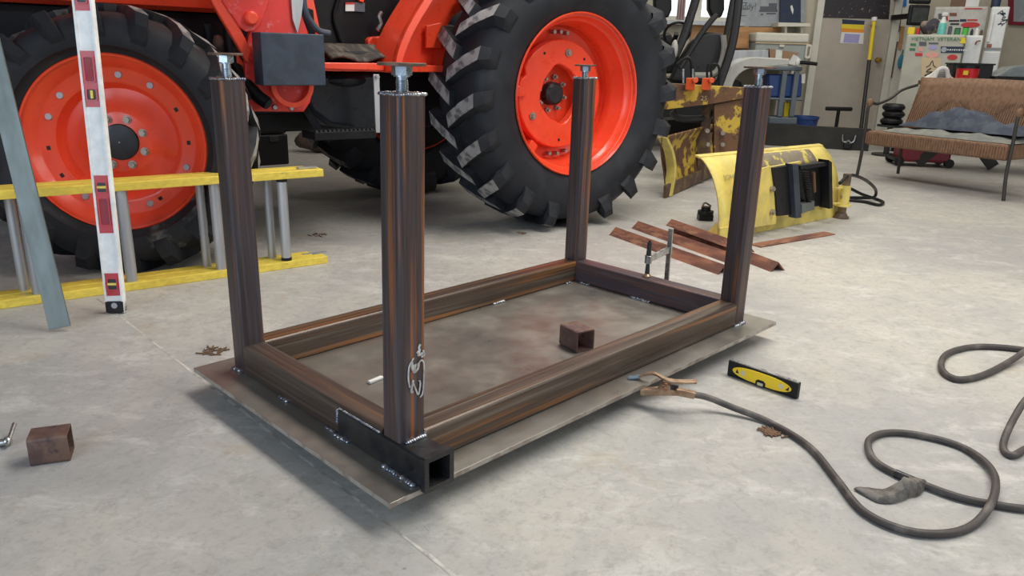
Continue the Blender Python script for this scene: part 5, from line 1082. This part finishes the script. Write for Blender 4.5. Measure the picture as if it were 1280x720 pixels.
MB().lathe([(0, 0), (0.042, 0), (0.044, 0.02), (0.040, 0.11), (0.028, 0.14), (0.016, 0.17), (0.016, 0.185), (0, 0.185)], 20, axis='z').obj('bottle_body', teal_p, sb)
MB().lathe([(0.038, 0.112), (0.029, 0.142), (0.017, 0.172), (0.017, 0.19), (0.0, 0.19)], 20, axis='z').obj('clear_shoulder', white_p, sb)
MB().box((0.005, 0, 0.215), (0.06, 0.03, 0.04)).obj('trigger_head', white_p, sb, sm=0, bevel=0.008); MB().bar((0.03, 0, 0.20), (0.045, 0, 0.15), 0.014, 0.012).obj('trigger', red_p, sb, sm=0)
for i, (x0, x1, y0, mm, lb_) in enumerate(((1184, 1189, 33, print_grey, 'grey can right of the spray bottle on the refrigerator'), (1192, 1200, 35, green_p, 'dark green can on the beige refrigerator'), (1202, 1210, 34, flat('bright_green_label', (0.10, 0.50, 0.08)), 'bright green can on the beige refrigerator'), )):
    a_, b_ = f1.pt(x0, y0, 0.15), f1.pt(x1, y0, 0.15); r_ = (b_.x-a_.x)/2; hh = a_.z-h
    c_ = thing('can', lb_, 'can', loc=(FT((x0+x1)/2, 0.15).x, FT((x0+x1)/2, 0.15).y, h)); MB().lathe([(0, 0), (r_, 0), (r_, hh*0.9), (0, hh*0.9)], 20, axis='z').obj('can_body', mm, c_); MB().lathe([(0, hh*0.9), (r_*0.9, hh*0.9), (r_*0.9, hh), (0, hh)], 20, axis='z').obj('lid', blackp, c_)
for i, (x0, x1, y0, mm, lb_) in enumerate(((1212, 1216, 36, navy, 'small navy bottle on the white cabinet'), (1217.5, 1223, 35, white_p, 'small white jar on the white cabinet'), (1224, 1228, 37, bag_m, 'small brown jar on the white cabinet'))):
    a_, b_ = f2.pt(x0, y0, 0.15), f2.pt(x1, y0, 0.15); r_ = (b_.x-a_.x)/2; hh = max(0.04, a_.z-h2)
    c_ = MB().lathe([(0, 0), (r_, 0), (r_, hh*0.75), (r_*0.5, hh*0.85), (r_*0.5, hh), (0, hh)], 16, axis='z').obj('jar', mm); c_.location = (FT2((x0+x1)/2, 0.15).x, FT2((x0+x1)/2, 0.15).y, h2); tag(c_, lb_, 'jar')
# wall televisions left of the fridge
tv = thing('monitor', 'small dark monitor mounted high left of the beige refrigerator', 'monitor', Frame(at(1147, 22, 9.9).x, 9.9, 0)); tv.location.z = at(1147, 32, 9.9).z
MB().box((0, 0, 0.12), (0.25, 0.05, 0.24)).obj('casing', blackp, tv, sm=0, bevel=0.02); MB().box((0.01, -0.027, 0.12), (0.19, 0.004, 0.17)).obj('screen', mat('dull_screen', (0.06, 0.065, 0.06), 0.15), tv, sm=0)
MB().bar((0, 0.02, 0.12), (0, YB-9.9, 0.12), 0.06, 0.06).obj('wall_bracket', blackp, tv, sm=0)
tv = thing('monitor', 'upper dark monitor partly cut by the top frame edge', 'monitor', Frame(at(1150, 0, 9.9).x, 9.9, 0)); tv.location.z = at(1150, 5, 9.9).z
MB().box((0, 0, 0.12), (0.26, 0.05, 0.24)).obj('casing', blackp, tv, sm=0, bevel=0.02); MB().box((0.0, -0.027, 0.12), (0.2, 0.004, 0.17)).obj('screen', MATS['dull_screen'], tv, sm=0); MB().bar((0, 0.02, 0.12), (0, YB-9.9, 0.12), 0.06, 0.06).obj('wall_bracket', blackp, tv, sm=0)
# on the old fridge
for x0, x1, mm, nm, lb_ in ((1190, 1208, wood_b, 'wooden_box', 'brown boxy frame standing on the old refrigerator'), (1209, 1226, white_p, 'white_carton', 'white carton with red print on the old refrigerator')):
    a_, b_ = f3.pt(x0, -6, 0.2), f3.pt(x1, -6, 0.2); o = MB().box(((a_.x+b_.x)/2, 0.26, (h3+a_.z)/2), (b_.x-a_.x, 0.12, a_.z-h3)).obj(nm, mm, sm=0, bevel=0.006); o.location = f3.o; o.rotation_euler = (0, 0, f3.a); tag(o, lb_, 'box')
a_ = f4.R @ Vector((f4.pt(1244, 8, 0.15).x, 0.15, 0))+f4.o; o = MB().lathe([(0, 0), (0.05, 0), (0.05, 0.16), (0.02, 0.22), (0, 0.22)], 18, axis='z').obj('bottle', navy); o.location = (a_.x, a_.y, h4); tag(o, 'dark navy bottle standing on the bright white refrigerator', 'bottle')
o = bgslab('framed_picture', maroon, YB-0.04, 0.03, ((1262, -25), (1320, -25), (1320, 33), (1262, 31)), 'maroon framed picture on the wall at the top right corner', 'picture')
bgslab('picture_sheet', poster_grey, YB-0.045, 0.006, ((1268, -15), (1310, -15), (1310, 28), (1267, 27)), parent=o)

# ================================================================ BENCH SEAT (couch), and what lies on and under it
CA = math.atan2(5.791-6.794, 3.709-3.063)
SF = Frame(3.063, 6.794, CA)      # local x along the front, y to the back
cs = thing('patio_loveseat', 'brown woven patio loveseat with dark steel frame at right', 'loveseat', SF)
CL, CD = 1.215, 0.62
def fl(x, z, y): return Vector((x, y, z))
def q(px, py, n): return SF.pt(px, py, n)
zs_t = (q(1080, 163, 0.0).z+q(1255, 180, 0.0).z)/2; zs_b = (q(1080, 181, 0).z+q(1252, 195, 0).z)/2-0.015
MB().box((CL/2, CD/2-0.02, (zs_t+zs_b)/2), (CL-0.04, CD-0.02, zs_t-zs_b)).obj('seat', wick, cs, sm=0, bevel=0.02)
bz = q(1180, 99, CD+0.12).z
m = MB(); m.grid(lambda u, v: Vector((0.02+u*(CL-0.04), CD-0.06+v*0.17, zs_t-0.01+(bz-zs_t+0.01)*v+0.012*math.sin(u*PI)*v)), 20, 6).obj('backrest', wick, cs, solid=0.035)
m = MB()
for k in range(56): m.box((0.03+k*(CL-0.06)/55, -0.013, (zs_t+zs_b)/2), (0.011, 0.006, zs_t-zs_b-0.03))
o = m.obj('front_weave', wick, cs, sm=0); o['kind'] = 'stuff'
m = MB()
for k in range(64):
    x = 0.03+k*(CL-0.06)/63; m.bar((x, CD-0.06-0.021, zs_t+0.02), (x, CD+0.11-0.021, bz-0.02), 0.009, 0.006)
o = m.obj('back_weave', wick, cs, sm=0); o['kind'] = 'stuff'
m = MB()
for cxk in (0.40, 0.90):
    for k in range(5):
        for sx_ in (-1, 1):
            z0_ = zs_t+0.16; y_ = lambda z: CD-0.06+0.17*(z-zs_t)/(bz-zs_t)-0.026
            m.bar((cxk+sx_*(0.02+0.025*k), y_(z0_+0.12-0.025*k), z0_+0.12-0.0*k), (cxk+sx_*(0.14+0.0*k), y_(z0_), z0_+0.02-0.0*k), 0.004, 0.004)
o = m.obj('diamond_weave', wick, cs, sm=0); o['kind'] = 'stuff'
za_ = q(1078, 127, 0).z
for i, x in enumerate((0.0, CL)):
    MB().tube([(x-(0.01 if i == 0 else -0.02), 0.0, 0.0), (x, 0.0, 0.20), (x, 0.0, zs_t), (x, -0.01, za_-0.06), (x, 0.015, za_)], 0.014, 8).obj('leg', couch_steel, cs)
    MB().tube([(x, CD, 0.0), (x, CD-0.02, 0.25), (x, CD-0.03, zs_t+0.02)], 0.014, 8).obj('leg', couch_steel, cs)
    MB().tube([(x, 0.015, za_), (x, 0.12, za_-0.015), (x, 0.30, za_+0.03), (x, 0.45, za_+0.10), (x, CD+0.06, bz-0.06)], 0.013, 8).obj('arm', couch_steel, cs)
    MB().ball((x, 0.005, za_-0.005), 0.035, (0.7, 1, 1.1), 10, 6).obj('arm_wrap', wick, cs)
MB().bar((0, CD+0.115, bz-0.01), (CL, CD+0.115, bz-0.01), 0.04, 0.04).obj('top_rail', wick, cs, sm=0, bevel=0.01)
# blankets on the seat
random.seed(11)
def mound(nm, mm, x0, x1, y0, y1, zbase, hfun, label, cat):
    m = MB(); nu, nv = 44, 16
    def f_(u, v):
        e = min(1, 6*min(u, 1-u), 4*min(v, 1-v)); e = max(0, e)**0.6
        z = zbase+0.004+e*hfun(u, v)
        return Vector((x0+(x1-x0)*u, y0+(y1-y0)*v+0.012*math.sin(u*23), z))
    m.grid(f_, nu, nv)
    # underside
    m.grid(lambda u, v: Vector((x0+(x1-x0)*u, y0+(y1-y0)*v+0.012*math.sin(u*23), zbase+0.002)), nu, nv)
    o = m.obj(nm, mm, sm=60); o.location = SF.o; o.rotation_euler = (0, 0, SF.a); return tag(o, label, cat)
mound('towel', cloth_grey, 0.14, CL-0.02, 0.02, 0.50, zs_t, lambda u, v: 0.040+0.008*math.sin(u*19+v*3)+0.004*math.sin(u*43+v*8), 'grey-green folded towel spread on the loveseat under the blue cloth', 'towel')
mound('blanket', cloth_blue, 0.20, CL-0.04, 0.16, 0.54, zs_t+0.052, lambda u, v: 0.035+0.115*math.exp(-((u-0.42)/0.30)**2)+0.014*math.sin(u*24+v*9)+0.016*math.sin(u*13-v*14)+0.007*math.sin(u*60+v*23), 'crumpled blue-grey blanket heaped on the loveseat', 'blanket')
# red wheeled thing under it
rf = Frame(*gd(1130, 208).to_2d(), -0.15)
rd = thing('rolling_stool', 'dark red low wheeled tool seat under the loveseat', 'tool seat', rf)
MB().box((0.20, 0.16, 0.17), (0.46, 0.32, 0.25)).obj('body', maroon, rd, sm=0, bevel=0.03)
for x, y in ((-0.05, 0.02), (0.42, 0.02), (-0.05, 0.30), (0.42, 0.30)): MB().cyl((x, y-0.02, 0.045), (x, y+0.02, 0.045), 0.045, n=16).obj('caster', blackp, rd)
MB().box((0.18, 0.16, 0.065), (0.54, 0.30, 0.03)).obj('base', blackp, rd, sm=0)
# table behind with crossed legs
TFm = Frame(4.55, 7.55, CA*0.25)
tz_ = 0.83
tbk = thing('work_table', 'dark table with crossed legs behind the loveseat', 'table', TFm)
MB().box((0.45, 0.05, tz_-0.02), (2.05, 0.6, 0.04)).obj('table_top', wood_b, tbk, sm=0)
for x in (-0.18, 1.0):
    MB().bar((x-0.35, 0.0, 0.035), (x+0.28, 0.0, tz_-0.07), 0.05, 0.10).obj('cross_leg', gunmetal, tbk, sm=0); MB().bar((x+0.35, 0.055, 0.035), (x-0.28, 0.055, tz_-0.07), 0.05, 0.10).obj('cross_leg', gunmetal, tbk, sm=0)
def ont(px0, px1, ytop, n, dep): 
    a_, b_ = TFm.pt(px0, ytop, n), TFm.pt(px1, ytop, n); return (a_.x+b_.x)/2, b_.x-a_.x, (a_.z+b_.z)/2-tz_
def ontthing(nm, lb_, cat, cx, n): 
    w_ = TFm.R @ Vector((cx, n, 0))+TFm.o; o = thing(nm, lb_, cat, loc=Vector((w_.x, w_.y, tz_))); o.rotation_euler = (0, 0, TFm.a); return o
cx, ww, hh = ont(1193, 1243, 80, 0.05, 0.2); o = ontthing('storage_bin', 'black open storage bin on the table behind the loveseat', 'bin', cx, 0.05)
MB().box((0, 0.14, hh/2), (ww, 0.28, hh)).obj('tub', blackp, o, sm=0, bevel=0.01); MB().box((0, 0.14, hh), (ww+0.02, 0.30, 0.015)).obj('rim', blackp, o, sm=0)
cx, ww, hh = ont(1196, 1226, 82, -0.18, 0.2); o = ontthing('coffee_tub', 'red plastic tub with black lid in front of the black bin', 'tub', cx, -0.18)
MB().lathe([(0, 0), (ww*0.44, 0), (ww*0.48, hh*0.85), (0, hh*0.85)], 28, axis='z').obj('tub', mat('red_tub_plastic', (0.62, 0.02, 0.025), 0.3), o); MB().lathe([(ww*0.5, hh*0.84), (ww*0.5, hh), (0, hh), ], 28, axis='z').obj('lid', blackp, o)
MB().prism([(-0.06, -ww*0.49, hh*0.45), (-0.02, -ww*0.50, hh*0.45), (-0.02, -ww*0.50, hh*0.7), (-0.06, -ww*0.49, hh*0.7)], (0, 0.01, 0)).obj('label_mark', yellow_p, o, sm=0)
cx, ww, hh = ont(1160, 1194, 84, -0.1, 0.2); o = ontthing('rolled_cloth', 'coiled white cloth on the table left of the red tub', 'cloth', cx, -0.1)
m = MB()
for k in range(5): m.tube([(x*ww/2*(1-0.12*k), -0.02*k+0.02, 0.02+hh*0.8*(1-x*x)**0.5*(0.3+0.17*k)) for x in (-1, -0.7, -0.3, 0.2, 0.6, 1)], 0.020, 8)
m.obj('cloth_folds', white_rag, o)
cx, ww, hh = ont(1244, 1300, 88, 0.0, 0.3); o = ontthing('smoked_lid', 'grey sloping smoked cover on a black base at the right edge', 'cover', cx, 0.0)
MB().box((0.05, 0.12, 0.03), (ww+0.1, 0.34, 0.06)).obj('base', blackp, o, sm=0, bevel=0.01); MB().prism([(-ww/2, -0.05, 0.061), (ww/2+0.1, -0.05, 0.061), (ww/2+0.1, -0.05, hh+0.08), (-ww/2+0.12, -0.05, hh+0.03)], (0, 0.3, 0)).obj('lid', glassy, o, sm=0, bevel=0.01)
# small tyres stacked left of the loveseat back
sx0 = at(1112, 165, 8.6)
stand = thing('parts_stand', 'small dark stand holding three stacked small tyres', 'stand', loc=(sx0.x, 8.6, 0)); zst = at(1112, 156, 8.6).z
MB().cyl((0, 0, zst-0.02), (0, 0, zst), 0.14, n=24).obj('plate', darkmetal, stand); MB().cyl((0, 0, 0.02), (0, 0, zst-0.02), 0.03, n=12).obj('post', darkmetal, stand); MB().cyl((0, 0, 0), (0, 0, 0.02), 0.15, n=24).obj('foot', darkmetal, stand)
for k in range(3):
    m = MB().lathe([(0.055, 0.0), (0.09, 0.0), (0.115, 0.025), (0.115, 0.05), (0.09, 0.075), (0.055, 0.075), (0.055, 0.0)], 28, axis='z'); o = m.obj('spare_tyre', blackp); o.location = (sx0.x+0.01*(k % 2), 8.6, zst+0.001+0.076*k)
    tag(o, 'small black tyre, '+('lowest', 'middle', 'topmost')[k]+' of the stack left of the loveseat', 'tyre', 'small stacked tyres')

# ================================================================ floor litter
random.seed(5)
def splinters(cx, cy, n, spread, label):
    c = gd(cx, cy); m = MB()
    for k in range(n):
        p = Vector((random.uniform(-spread, spread), random.uniform(-spread, spread), 0.003)); a_ = random.uniform(0, PI); l = random.uniform(0.01, 0.035)
        m.bar(p, p+Vector((math.cos(a_)*l, math.sin(a_)*l, 0.001)), 0.0035, 0.0035)
    o = m.obj('splinters', twig_m, sm=0); o.location = c; tag(o, label, 'debris', kind='stuff')
splinters(265, 441, 26, 0.028, 'little heap of brown splinters by the left corner of the plate')
splinters(398, 295, 14, 0.04, 'brown splinters on the floor near the ladder end')
splinters(965, 543, 40, 0.022, 'brown crumbs on the floor under the ground cable')
splinters(648, 292, 6, 0.03, 'brown bits on the floor below the rear tyre')
